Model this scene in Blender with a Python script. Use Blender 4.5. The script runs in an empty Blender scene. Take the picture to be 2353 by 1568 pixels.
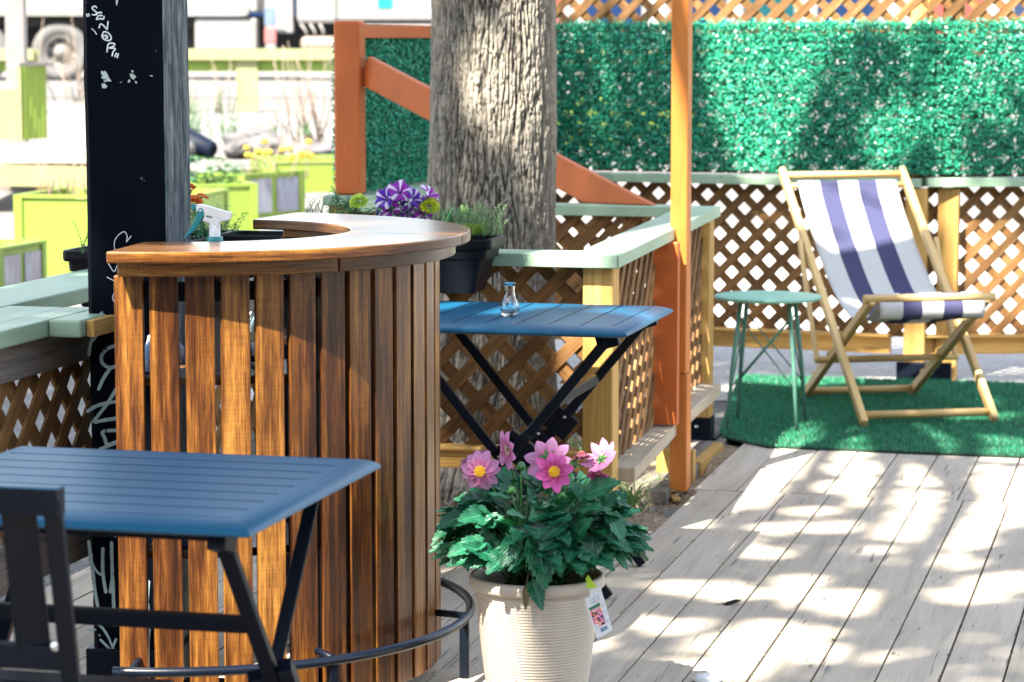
import bpy, math, random
import numpy as np
from mathutils import Vector, Matrix, noise

random.seed(7); RNG = np.random.default_rng(11)
SC = bpy.context.scene
COL = SC.collection
R = math.radians

# ------------------------------------------------------------------ camera
F_PX, CX, CY, W_PX = 6212.0, 1176.5, 784.0, 2353.0
CAM_H = 1.6
PITCH = math.atan(698 / F_PX)
cam = bpy.data.cameras.new('camera'); camo = bpy.data.objects.new('camera', cam); COL.objects.link(camo)
cam.sensor_width = 36.0; cam.lens = F_PX / W_PX * 36.0
cam.clip_start = 0.1; cam.clip_end = 1500
camo.location = (0, 0, CAM_H); camo.rotation_euler = (R(90) - PITCH, 0, 0)
cam.dof.use_dof = True; cam.dof.focus_distance = 7.1; cam.dof.aperture_fstop = 6.0
SC.camera = camo

# ------------------------------------------------------------------ light
SUN_EL = R(52.5)
SUN_TO = Vector((-0.545 * math.cos(SUN_EL), -0.839 * math.cos(SUN_EL), math.sin(SUN_EL))).normalized()
world = bpy.data.worlds.new('World'); SC.world = world; world.use_nodes = True
wn = world.node_tree; bg = wn.nodes['Background']
sky = wn.nodes.new('ShaderNodeTexSky'); sky.sky_type = 'NISHITA'; sky.sun_disc = False
sky.sun_elevation = SUN_EL; sky.sun_rotation = math.atan2(SUN_TO.x, SUN_TO.y)
sky.air_density = 1.3; sky.dust_density = 1.0
hsv = wn.nodes.new('ShaderNodeHueSaturation'); hsv.inputs['Saturation'].default_value = 0.55   # sky desaturated so its light in the shade is less blue
wn.links.new(sky.outputs[0], hsv.inputs['Color']); wn.links.new(hsv.outputs[0], bg.inputs[0]); bg.inputs[1].default_value = 0.105
sl = bpy.data.lights.new('sun', 'SUN'); sl.energy = 5.0; sl.angle = R(0.53); sl.color = (1.0, 0.93, 0.80)
slo = bpy.data.objects.new('sun', sl); COL.objects.link(slo); slo.location = (-6, -10, 14)
slo.rotation_euler = (-SUN_TO).to_track_quat('-Z', 'Y').to_euler()
SC.view_settings.view_transform = 'Standard'; SC.view_settings.look = 'None'
SC.view_settings.exposure = 2.4; SC.view_settings.gamma = 1.0
SC.cycles.use_denoising = True
SC.cycles.max_bounces = 10; SC.cycles.diffuse_bounces = 5; SC.cycles.transparent_max_bounces = 12
SC.cycles.sample_clamp_indirect = 8.0

# ------------------------------------------------------------------ coordinates
def ray(X, Y):
    a, b = X - CX, CY - Y
    return Vector((a, F_PX * math.cos(PITCH) + b * math.sin(PITCH), -F_PX * math.sin(PITCH) + b * math.cos(PITCH)))
def at(X, Y, z):
    r = ray(X, Y); t = (z - CAM_H) / r.z
    return Vector((r.x * t, r.y * t, z))
def aty(X, Y, y):
    r = ray(X, Y); t = y / r.y
    return Vector((r.x * t, y, CAM_H + r.z * t))
def onplane(X, Y, p, n):
    r = ray(X, Y); o = Vector((0, 0, CAM_H)); t = (Vector(p) - o).dot(n) / r.dot(n)
    return o + r * t
DA = R(14); DC, DS = math.cos(DA), math.sin(DA)
def uvw(p):                                   # deck frame (along the fence, away from the camera, up) -> world
    u, v, z = p
    return Vector((u * DC + v * DS, -u * DS + v * DC, z))
def gz(y):                                    # height of the ground beyond the patio
    if y < 14: return -0.05
    if y < 28: return -0.05 + (y - 14) * 0.0279
    return 0.34 + (y - 28) * 0.0209

# ------------------------------------------------------------------ object helpers
MATW = {}
def thing(name, label, cat, loc=(0, 0, 0), rotz=0.0, group=None):
    o = bpy.data.objects.new(name, None); COL.objects.link(o)
    o.empty_display_size = 0.1; o.location = loc; o.rotation_euler = (0, 0, rotz)
    o['label'] = label; o['category'] = cat
    if group: o['group'] = group
    MATW[o.name] = Matrix.Translation(Vector(loc)) @ Matrix.Rotation(rotz, 4, 'Z')
    return o
def tag(o, label=None, cat=None, group=None, kind=None):
    for k, v in (('label', label), ('category', cat), ('group', group), ('kind', kind)):
        if v: o[k] = v
    return o
def place(o, parent, loc):
    """link object; vertices are given in world space, stored relative to the parent's root or to loc"""
    COL.objects.link(o)
    if parent is not None:
        M = MATW[parent.name]; o.parent = parent
    else:
        M = Matrix.Translation(Vector(loc)) if loc is not None else Matrix.Identity(4)
        o.matrix_basis = M
    MATW[o.name] = M
    o.data.transform(M.inverted())
    return o
def copy_tree(o, parent=None):
    c = o.copy(); COL.objects.link(c); c.parent = parent
    for ch in list(o.children): copy_tree(ch, c)
    return c

class MB:
    def __init__(s, T=None):
        s.v = []; s.f = []; s.uv = []; s.r = []; s.m = []; s.sm = []; s.T = T
    def P(s, p):
        return s.T(p) if s.T else Vector(p)
    def face(s, idx, uv=None, r=None, m=0, sm=False):
        s.f.append(tuple(idx)); s.uv.append(uv or [(0, 0)] * len(idx))
        s.r.append(r or (0.5, 0.5)); s.m.append(m); s.sm.append(sm)
    def hexa(s, p, L, m=0, r=None, mback=None):
        """p: 8 world points, 0-3 start cap, 4-7 end cap; uv x runs along the length L"""
        r = r or (random.random(), random.random()); b = len(s.v); s.v += [Vector(q) for q in p]
        w = (p[1] - p[0]).length; h = (p[2] - p[1]).length
        ox, oy = r[0] * 9, r[1] * 5
        per = [0, w, w + h, 2 * w + h, 2 * (w + h)]
        for i in range(4):
            j = (i + 1) % 4
            s.face((b + i, b + j, b + 4 + j, b + 4 + i), [(ox, oy + per[i]), (ox, oy + per[i + 1]), (ox + L, oy + per[i + 1]), (ox + L, oy + per[i])],
                   r, m if (mback is None or i != 2) else mback)
        s.face((b + 3, b + 2, b + 1, b), [(ox, oy + h), (ox, oy + h + w), (ox + .01, oy + h + w), (ox + .01, oy)], r, m)
        s.face((b + 4, b + 5, b + 6, b + 7), [(ox, oy), (ox, oy + w), (ox + .01, oy + w), (ox + .01, oy)], r, m)
    def beam(s, p0, p1, w, h, up=(0, 0, 1), m=0, r=None, mback=None, world_up=True):
        """rectangular bar; w across, h along up"""
        a, b = s.P(p0), s.P(p1); d = b - a; L = d.length; d = d / L
        upv = Vector(up) if world_up else (s.P(Vector(p0) + Vector(up)) - a)
        x = d.cross(upv); x.normalize(); y = x.cross(d)
        off = [(-w / 2, -h / 2), (w / 2, -h / 2), (w / 2, h / 2), (-w / 2, h / 2)]
        s.hexa([a + x * i + y * j for i, j in off] + [b + x * i + y * j for i, j in off], L, m, r, mback)
    def box(s, c, size, rz=0.0, m=0, r=None):
        """axis box in the local frame; long axis gives the grain"""
        sx, sy, sz = (q / 2 for q in size); c = Vector(c)
        ca, sa = math.cos(rz), math.sin(rz)
        def pt(i, j, k): return s.P((c.x + i * ca - j * sa, c.y + i * sa + j * ca, c.z + k))
        if size[2] >= max(size[:2]):
            q = [pt(-sx, -sy, -sz), pt(sx, -sy, -sz), pt(sx, sy, -sz), pt(-sx, sy, -sz)]; e = [pt(-sx, -sy, sz), pt(sx, -sy, sz), pt(sx, sy, sz), pt(-sx, sy, sz)]
            s.hexa(q + e, size[2], m, r)
            n = len(s.f)
        elif size[0] >= size[1]:
            q = [pt(-sx, sy, -sz), pt(-sx, -sy, -sz), pt(-sx, -sy, sz), pt(-sx, sy, sz)]; e = [pt(sx, sy, -sz), pt(sx, -sy, -sz), pt(sx, -sy, sz), pt(sx, sy, sz)]
            s.hexa(q + e, size[0], m, r)
        else:
            q = [pt(-sx, -sy, -sz), pt(sx, -sy, -sz), pt(sx, -sy, sz), pt(-sx, -sy, sz)]; e = [pt(-sx, sy, -sz), pt(sx, sy, -sz), pt(sx, sy, sz), pt(-sx, sy, sz)]
            s.hexa(q + e, size[1], m, r)
    def tube(s, pts, rad, n=10, m=0, caps=True, sm=True, closed=False):
        pts = [s.P(p) for p in pts]; k = len(pts)
        rad = [rad] * k if not hasattr(rad, '__len__') else rad
        b = len(s.v); prev = None; acc = 0; us = []
        rr = (random.random(), random.random())
        for i, p in enumerate(pts):
            if closed: t = pts[(i + 1) % k] - pts[i - 1]
            else: t = pts[min(i + 1, k - 1)] - pts[max(i - 1, 0)]
            t.normalize()
            if prev is None:
                x = t.cross(Vector((0, 0, 1)))
                if x.length < 1e-3: x = t.cross(Vector((1, 0, 0)))
            else: x = prev - t * prev.dot(t)
            x.normalize(); prev = x; y = t.cross(x)
            if i: acc += (p - pts[i - 1]).length
            us.append(acc)
            for j in range(n):
                a = 2 * math.pi * j / n
                s.v.append(p + (x * math.cos(a) + y * math.sin(a)) * rad[i])
        for i in range(k if closed else k - 1):
            i2 = (i + 1) % k
            for j in range(n):
                j2 = (j + 1) % n; c = 2 * math.pi * rad[i] / n
                s.face((b + i * n + j, b + i * n + j2, b + i2 * n + j2, b + i2 * n + j),
                       [(us[i], j * c), (us[i], (j + 1) * c), (us[i2], (j + 1) * c), (us[i2], j * c)], rr, m, sm)
        if caps and not closed:
            s.face(tuple(b + j for j in reversed(range(n))), None, rr, m)
            s.face(tuple(b + (k - 1) * n + j for j in range(n)), None, rr, m)
    def lathe(s, prof, c, n=32, m=0, sm=True, axis=None, ang0=0.0):
        c = s.P(c); b = len(s.v); k = len(prof)
        if axis is None: X, Y, Z = Vector((1, 0, 0)), Vector((0, 1, 0)), Vector((0, 0, 1))
        else:
            Z = Vector(axis).normalized(); X = Z.orthogonal().normalized(); Y = Z.cross(X)
        for (r_, z_) in prof:
            for j in range(n):
                a = ang0 + 2 * math.pi * j / n
                s.v.append(c + X * (r_ * math.cos(a)) + Y * (r_ * math.sin(a)) + Z * z_)
        for i in range(k - 1):
            for j in range(n):
                j2 = (j + 1) % n
                s.face((b + i * n + j, b + i * n + j2, b + (i + 1) * n + j2, b + (i + 1) * n + j),
                       [(j / n, prof[i][1]), ((j + 1) / n, prof[i][1]), ((j + 1) / n, prof[i + 1][1]), (j / n, prof[i + 1][1])], None, m, sm)
    def extrude(s, poly, vec, m=0, r=None, uvs=None, msides=None):
        """flat polygon (world points) pushed along vec"""
        r = r or (random.random(), random.random()); n = len(poly); b = len(s.v); vec = Vector(vec)
        s.v += [Vector(p) for p in poly] + [Vector(p) + vec for p in poly]
        e = (Vector(poly[1]) - Vector(poly[0])).normalized(); nn = vec.normalized(); g = nn.cross(e)
        uv = uvs or [((Vector(p) - Vector(poly[0])).dot(e) + r[0] * 9, (Vector(p) - Vector(poly[0])).dot(g) + r[1] * 5) for p in poly]
        s.face(tuple(b + i for i in reversed(range(n))), [uv[i] for i in reversed(range(n))], r, m)
        s.face(tuple(b + n + i for i in range(n)), uv, r, m)
        ms = m if msides is None else msides; t = vec.length
        for i in range(n):
            j = (i + 1) % n
            s.face((b + i, b + j, b + n + j, b + n + i), [uv[i], uv[j], (uv[j][0], uv[j][1] + t), (uv[i][0], uv[i][1] + t)], r, ms)
    def quad(s, p, uv=None, m=0, r=None, sm=False):
        b = len(s.v); s.v += [Vector(q) for q in p]
        s.face(tuple(range(b, b + len(p))), uv, r, m, sm)
    def build(s, name, mats, parent=None, loc=None, bevel=0.0, seg=2, fix=True, angle=40):
        me = bpy.data.meshes.new(name)
        me.from_pydata([tuple(v) for v in s.v], [], s.f)
        if not isinstance(mats, (list, tuple)): mats = [mats]
        for q in mats: me.materials.append(q)
        uv = me.uv_layers.new(name='UVMap'); rn = me.uv_layers.new(name='rnd')
        flat = [c for f in s.uv for q in f for c in q]
        uv.data.foreach_set('uv', flat)
        rn.data.foreach_set('uv', [c for f, q in zip(s.f, s.r) for _ in f for c in q])
        me.polygons.foreach_set('material_index', s.m); me.polygons.foreach_set('use_smooth', s.sm)
        me.update()
        if fix:
            import bmesh
            bm = bmesh.new(); bm.from_mesh(me); bmesh.ops.recalc_face_normals(bm, faces=bm.faces); bm.to_mesh(me); bm.free()
        o = bpy.data.objects.new(name, me)
        if loc is None and parent is None and s.v:
            xs = [v.x for v in s.v]; ys = [v.y for v in s.v]; zs = [v.z for v in s.v]
            loc = ((min(xs) + max(xs)) / 2, (min(ys) + max(ys)) / 2, min(zs))
        place(o, parent, loc)
        if bevel:
            b = o.modifiers.new('bevel', 'BEVEL'); b.width = bevel; b.segments = seg; b.limit_method = 'ANGLE'; b.angle_limit = R(angle)
        return o

def np_mesh(name, V, k, mats, parent=None, loc=(0, 0, 0), rnd=None, smooth=False):
    """many faces of k vertices each; V is (n*k,3)"""
    n = len(V) // k; me = bpy.data.meshes.new(name)
    me.vertices.add(n * k); me.vertices.foreach_set('co', np.ascontiguousarray(V, dtype=np.float32).ravel())
    me.loops.add(n * k); me.loops.foreach_set('vertex_index', np.arange(n * k, dtype=np.int32))
    me.polygons.add(n); me.polygons.foreach_set('loop_start', np.arange(0, n * k, k, dtype=np.int32))
    me.polygons.foreach_set('loop_total', np.full(n, k, dtype=np.int32))
    me.update(calc_edges=True)
    rn = me.uv_layers.new(name='rnd')
    if rnd is None: rnd = RNG.random((n, 2))
    rn.data.foreach_set('uv', np.repeat(rnd, k, axis=0).astype(np.float32).ravel())
    if not isinstance(mats, (list, tuple)): mats = [mats]
    for q in mats: me.materials.append(q)
    o = bpy.data.objects.new(name, me); place(o, parent, loc)
    return o
def leaf_quads(P, nrm, dr, L, W):
    """diamond leaves: centre P, normals, direction, length, width arrays"""
    nrm = nrm / np.linalg.norm(nrm, axis=1, keepdims=True)
    dr = dr - nrm * (dr * nrm).sum(1, keepdims=True); dr /= np.linalg.norm(dr, axis=1, keepdims=True) + 1e-9
    sd = np.cross(nrm, dr); L = L[:, None]; W = W[:, None]
    a = P - dr * L / 2; b = P - dr * L * .08 + sd * W / 2 + nrm * W * .12; c = P + dr * L / 2 - nrm * L * .06; d = P - dr * L * .08 - sd * W / 2 + nrm * W * .12
    return np.stack([a, b, c, d], 1).reshape(-1, 3)

# ------------------------------------------------------------------ materials
def mat(name, col=(.5, .5, .5), rough=.6, spec=.5, metal=0.0):
    m = bpy.data.materials.new(name); m.use_nodes = True; nt = m.node_tree; b = nt.nodes['Principled BSDF']
    b.inputs['Base Color'].default_value = (*col, 1); b.inputs['Roughness'].default_value = rough
    b.inputs['Metallic'].default_value = metal; b.inputs['Specular IOR Level'].default_value = spec
    return m, nt, b
def nd(nt, t, **kw):
    n = nt.nodes.new('ShaderNode' + t)
    for k, v in kw.items():
        if k in n.inputs: n.inputs[k].default_value = v
        else: setattr(n, k, v)
    return n
def lk(nt, a, b): nt.links.new(a, b)
def ramp(nt, stops, src, interp='LINEAR'):
    r = nd(nt, 'ValToRGB'); cr = r.color_ramp; cr.interpolation = interp
    while len(cr.elements) < len(stops): cr.elements.new(0.5)
    for e, (p, c) in zip(cr.elements, stops): e.position = p; e.color = (*c, 1) if len(c) == 3 else c
    lk(nt, src, r.inputs[0]); return r
def mixc(nt, fac, a, b, mode='MIX'):
    n = nd(nt, 'Mix', data_type='RGBA', blend_type=mode)
    for sck, v in ((n.inputs[0], fac), (n.inputs[6], a), (n.inputs[7], b)):
        if hasattr(v, 'links') or hasattr(v, 'is_linked'): lk(nt, v, sck)
        else: sck.default_value = v if not isinstance(v, tuple) else ((*v, 1) if len(v) == 3 else v)
    return n.outputs[2]
def vscale(nt, vec, sc, off=None):
    m = nd(nt, 'Mapping'); m.inputs['Scale'].default_value = sc; lk(nt, vec, m.inputs[0])
    if off is not None: lk(nt, off, m.inputs[1])
    return m.outputs[0]
def rndnode(nt):
    a = nd(nt, 'UVMap'); a.uv_map = 'rnd'
    s = nd(nt, 'SeparateXYZ'); lk(nt, a.outputs[0], s.inputs[0]); return a.outputs[0], s.outputs[0], s.outputs[1]
def uvn(nt):
    a = nd(nt, 'UVMap'); a.uv_map = 'UVMap'; return a.outputs[0]
def bump(nt, b, h, strength=.3, dist=.01):
    n = nd(nt, 'Bump', Strength=strength, Distance=dist); lk(nt, h, n.inputs['Height']); lk(nt, n.outputs[0], b.inputs['Normal']); return n

def wood(name, cols, sl=2.0, sa=22.0, fine=160.0, rough=.7, bmp=.25, var=.35, knots=None, spec=.3, crack=None, coat=0.0, streak=.35, st=(.25, .5, .75), dist=.6):
    """cols: dark, mid, light; grain along uv.x in metres"""
    m, nt, b = mat(name, cols[1], rough, spec)
    uv = uvn(nt); rv, rx, ry = rndnode(nt)
    n1 = nd(nt, 'TexNoise', Scale=1.0, Detail=5.0, Roughness=.6, Distortion=dist); lk(nt, vscale(nt, uv, (sl, sa, 1)), n1.inputs['Vector'])
    n2 = nd(nt, 'TexNoise', Scale=1.0, Detail=3.0, Roughness=.65); lk(nt, vscale(nt, uv, (sl * 4, fine, 1)), n2.inputs['Vector'])
    c = ramp(nt, [(st[0], cols[0]), (st[1], cols[1]), (st[2], cols[2])], n1.outputs[0]).outputs[0]
    g = ramp(nt, [(.3, (1 - streak,) * 3), (.62, (1, 1, 1))], n2.outputs[0]).outputs[0]
    c = mixc(nt, 1.0, c, g, 'MULTIPLY')
    hv = nd(nt, 'HueSaturation'); mr = nd(nt, 'MapRange'); mr.inputs[3].default_value = 1 - var; mr.inputs[4].default_value = 1 + var
    lk(nt, rx, mr.inputs[0]); lk(nt, mr.outputs[0], hv.inputs['Value']); lk(nt, c, hv.inputs['Color']); c = hv.outputs[0]
    if knots:
        vo = nd(nt, 'TexVoronoi', Scale=1.0); lk(nt, vscale(nt, uv, (knots[0], knots[1], 1)), vo.inputs['Vector'])
        k = ramp(nt, [(0.0, (1, 1, 1)), (knots[2], (.6, .6, .6)), (knots[2] * 1.6, (0, 0, 0))], vo.outputs['Distance']).outputs[0]
        c = mixc(nt, k, c, tuple(q * .35 for q in cols[0]))
    if crack:
        n3 = nd(nt, 'TexNoise', Scale=1.0, Detail=2.0, Distortion=.3); lk(nt, vscale(nt, uv, (crack[0], crack[1], 1)), n3.inputs['Vector'])
        k = ramp(nt, [(.66, (0, 0, 0)), (.70, (1, 1, 1))], n3.outputs[0]).outputs[0]
        c = mixc(nt, k, c, crack[2])
    lk(nt, c, b.inputs['Base Color']); bump(nt, b, n2.outputs[0], bmp, .004)
    if coat: b.inputs['Coat Weight'].default_value = coat; b.inputs['Coat Roughness'].default_value = .25
    return m
def paint(name, col, rough=.45, var=.12, wear=None, bmp=.08, spec=.5, metal=0.0):
    m, nt, b = mat(name, col, rough, spec, metal); tc = nd(nt, 'TexCoord')
    n = nd(nt, 'TexNoise', Scale=9.0, Detail=6.0, Roughness=.65); lk(nt, tc.outputs['Object'], n.inputs['Vector'])
    c = ramp(nt, [(.3, tuple(q * (1 - var) for q in col)), (.7, tuple(min(1, q * (1 + var)) for q in col))], n.outputs[0]).outputs[0]
    if wear:
        n2 = nd(nt, 'TexNoise', Scale=wear[1], Detail=5.0, Roughness=.7); lk(nt, tc.outputs['Object'], n2.inputs['Vector'])
        k = ramp(nt, [(wear[2], (0, 0, 0)), (wear[2] + .03, (1, 1, 1))], n2.outputs[0]).outputs[0]
        c = mixc(nt, k, c, wear[0])
    lk(nt, c, b.inputs['Base Color'])
    rr = nd(nt, 'MapRange'); rr.inputs[3].default_value = max(0, rough - .08 * min(1, var / .1)); rr.inputs[4].default_value = rough + .1 * min(1, var / .1); lk(nt, n.outputs[0], rr.inputs[0]); lk(nt, rr.outputs[0], b.inputs['Roughness'])
    nb = nd(nt, 'TexNoise', Scale=120.0, Detail=3.0); lk(nt, tc.outputs['Object'], nb.inputs['Vector']); bump(nt, b, nb.outputs[0], bmp, .003)
    return m
def paintwood(name, col, rough=.5, var=.15, streak=.10, bmp=.2, spots=None):
    """brush-painted timber, grain showing through"""
    m, nt, b = mat(name, col, rough, .4); uv = uvn(nt)
    n1 = nd(nt, 'TexNoise', Scale=1.0, Detail=4.0); lk(nt, vscale(nt, uv, (2.5, 9, 1)), n1.inputs['Vector'])
    n2 = nd(nt, 'TexNoise', Scale=1.0, Detail=3.0); lk(nt, vscale(nt, uv, (7, 170, 1)), n2.inputs['Vector'])
    c = ramp(nt, [(.3, tuple(q * (1 - var) for q in col)), (.7, tuple(min(1, q * (1 + var)) for q in col))], n1.outputs[0]).outputs[0]
    g = ramp(nt, [(.3, (1 - streak,) * 3), (.6, (1, 1, 1))], n2.outputs[0]).outputs[0]
    c = mixc(nt, 1.0, c, g, 'MULTIPLY')
    if spots:
        vo = nd(nt, 'TexNoise', Scale=1.0, Detail=3.0); lk(nt, vscale(nt, uv, (spots[1], spots[1] * 2, 1)), vo.inputs['Vector'])
        k = ramp(nt, [(spots[2], (0, 0, 0)), (spots[2] + .03, (1, 1, 1))], vo.outputs[0]).outputs[0]
        c = mixc(nt, k, c, spots[0])
    lk(nt, c, b.inputs['Base Color']); bump(nt, b, n2.outputs[0], bmp, .004); return m
def leafmat(name, c0, c1, rough=.5, trans=.25, tcol=None, spec=.4):
    m, nt, b = mat(name, c0, rough, spec); rv, rx, ry = rndnode(nt)
    c = ramp(nt, [(0.0, c0), (1.0, c1)], rx).outputs[0]; lk(nt, c, b.inputs['Base Color'])
    if trans:
        t = nd(nt, 'BsdfTranslucent'); mx = nd(nt, 'MixShader'); mx.inputs[0].default_value = trans
        tc = mixc(nt, 1.0, c, tcol or (1.3, 1.5, .6), 'MULTIPLY'); lk(nt, tc, t.inputs['Color'])
        out = nt.nodes['Material Output']; lk(nt, b.outputs[0], mx.inputs[1]); lk(nt, t.outputs[0], mx.inputs[2]); lk(nt, mx.outputs[0], out.inputs['Surface'])
    return m
def groundmat(name, stops, scale=6.0, rough=.9, bscale=60.0, bmp=.5, speck=None):
    m, nt, b = mat(name, stops[0][1], rough, .2); tc = nd(nt, 'TexCoord')
    n = nd(nt, 'TexNoise', Scale=scale, Detail=8.0, Roughness=.7); lk(nt, tc.outputs['Object'], n.inputs['Vector'])
    c = ramp(nt, stops, n.outputs[0]).outputs[0]
    n2 = nd(nt, 'TexVoronoi', Scale=bscale); lk(nt, tc.outputs['Object'], n2.inputs['Vector'])
    if speck:
        k = ramp(nt, [(.0, (.75,) * 3), (1.0, (1.15,) * 3)], n2.outputs['Color']).outputs[0]; c = mixc(nt, speck, c, k, 'MULTIPLY')
    lk(nt, c, b.inputs['Base Color']); bump(nt, b, n2.outputs['Distance'], bmp, .02); return m

M = {}
M['deck'] = wood('deck_wood', [(.345, .293, .235), (.455, .393, .318), (.525, .457, .375)], 1.4, 16, 150, .8, .3, .12, (1.9, 7.0, .035), .25, (2.6, 40, (.20, .185, .165)), streak=.13)
M['cedar'] = wood('cedar_lath', [(.10, .046, .014), (.20, .098, .033), (.31, .175, .065)], 2.5, 30, 200, .75, .3, .30, (4, 12, .09))
M['pine'] = wood('treated_pine', [(.38, .20, .045), (.53, .305, .085), (.62, .40, .135)], 1.2, 26, 180, .65, .25, .10, (1.8, 8, .07))
M['greypine'] = wood('weathered_pine', [(.34, .27, .20), (.44, .36, .27), (.52, .44, .34)], 1.4, 22, 160, .75, .3, .10, (1.8, 8, .035), streak=.2)
M['oldtimber'] = wood('weathered_timber', [(.10, .085, .075), (.20, .175, .15), (.30, .27, .23)], 1.5, 24, 150, .85, .5, .15)
M['chairwood'] = wood('varnished_beech', [(.50, .32, .11), (.62, .42, .17), (.70, .50, .24)], 1.5, 20, 140, .4, .1, .08, coat=.3, streak=.12)
M['green'] = paintwood('sage_green_paint', (.285, .405, .285), .5, .12, .10, .25, ((.10, .20, .13), 22, .70))
M['orange'] = paintwood('rust_orange_paint', (.45, .105, .020), .5, .12, .10, .2)
M['orange_worn'] = paintwood('pale_orange_paint', (.50, .16, .026), .5, .16, .16, .2)
M['black_metal'] = paint('black_powder_coat', (.0035, .0060, .0125), .42, .2, spec=.12)
M['rail_metal'] = paint('gloss_black_rail', (.003, .006, .014), .30, .1, spec=.28)
M['table_metal'] = paint('dark_blue_grey_metal', (.007, .082, .165), .42, .04, spec=.22, bmp=.006)
M['black_plastic'] = paint('black_plastic', (.004, .005, .008), .42, .2, spec=.15)
M['white'] = paint('white_paint', (.21, .203, .198), .5, .14)
M['offwhite'] = paint('grubby_white', (.17, .16, .157), .6, .2)
M['lime'] = paintwood('lime_green_paint', (.155, .235, .028), .6, .08, .06, .1)
M['lime_overexposed'] = paintwood('overexposed_lime_paint', (.215, .22, .105), .6, .08, .06, .1)  # lime paint paled in colour to imitate overexposed sunlit faces
M['steel'] = paint('steel', (.55, .55, .56), .3, .1, metal=1.0)
M['soil'] = groundmat('potting_soil', [(.35, (.015, .010, .007)), (.65, (.05, .035, .024))], 40, .95, 140, 1.0)
M['gravel'] = groundmat('pale_gravel', [(.3, (.15, .144, .14)), (.6, (.19, .182, .175)), (.8, (.24, .23, .22))], 3.0, .95, 45, .6, .8)
M['dirt'] = groundmat('dry_dirt', [(.3, (.18, .125, .08)), (.5, (.36, .27, .185)), (.75, (.48, .38, .28))], 9.0, .95, 60, .9, .7)
M['asphalt'] = groundmat('sunlit_asphalt', [(.3, (.11, .11, .11)), (.7, (.14, .138, .136))], 2.0, .9, 90, .3)
# ------------------------------------------------------------------ ground
def build_ground():
    ys = [-30, 0, 6, 13.9, 14, 20, 28, 36, 50, 70, 120, 400]; xs = [-300, -60, -20, -8, 0, 8, 20, 60, 300]
    mb = MB(); b = 0
    for y in ys:
        for x in xs: mb.v.append(Vector((x, y, gz(y) if y < 60 else gz(60))))
    n = len(xs)
    for i in range(len(ys) - 1):
        for j in range(n - 1):
            mb.face((i * n + j, i * n + j + 1, (i + 1) * n + j + 1, (i + 1) * n + j), m=0)
    tag(mb.build('ground', M['gravel'], loc=(0, 0, 0), fix=False), kind='structure')
    mb = MB()                                             # the street the truck stands on
    y0, y1 = 42, 75
    mb.quad([(-80, y0, gz(y0) + .05), (80, y0, gz(y0) + .05), (80, y1, gz(60) + .05), (-80, y1, gz(60) + .05)])
    mb.quad([(-80, y0, gz(y0) + .05), (-80, y0, gz(y0) - .2), (80, y0, gz(y0) - .2), (80, y0, gz(y0) + .05)])
    tag(mb.build('road', M['asphalt'], loc=(0, 50, .7), fix=False), kind='structure')
    mb = MB(); n = 9                                       # gravel outside the rear fence, coloured lighter to look sunlit
    rows = [12.2, 13, 14, 15, 16.5, 18, 21]
    for y in rows:
        for j in range(n): mb.v.append(Vector((-1.6 + j * 1.2, y, gz(y) + .006)))
    for i in range(len(rows) - 1):
        for j in range(n - 1): mb.face((i * n + j, i * n + j + 1, (i + 1) * n + j + 1, (i + 1) * n + j))
    tag(mb.build('sunlit_gravel_strip', groundmat('sun_lightened_gravel', [(.3, (.36, .35, .345)), (.6, (.45, .44, .43)), (.8, (.52, .51, .50))], 3.0, .95, 45, .6, .8), loc=(3, 15, 0), fix=False), kind='structure')
    # bare earth inside the tree surround and beside the deck
    N = 60; mb = MB(); P = {}
    u0, u1, v0, v1 = -3.9, -1.60, 8.0, 10.9
    for i in range(N + 1):
        for j in range(N + 1):
            u = u0 + (u1 - u0) * i / N; v = v0 + (v1 - v0) * j / N
            h = -.035 + .035 * noise.noise((u * 3, v * 3, 0)) + .02 * noise.noise((u * 11, v * 11, 3))
            if i in (0, N) or j in (0, N): h = -.06
            mb.v.append(uvw((u, v, h)))
    for i in range(N):
        for j in range(N): mb.face((i * (N + 1) + j, (i + 1) * (N + 1) + j, (i + 1) * (N + 1) + j + 1, i * (N + 1) + j + 1), sm=True)
    tag(mb.build('earth', M['dirt'], loc=uvw((-2.7, 9.4, 0)), fix=False), kind='structure')
build_ground()

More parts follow.
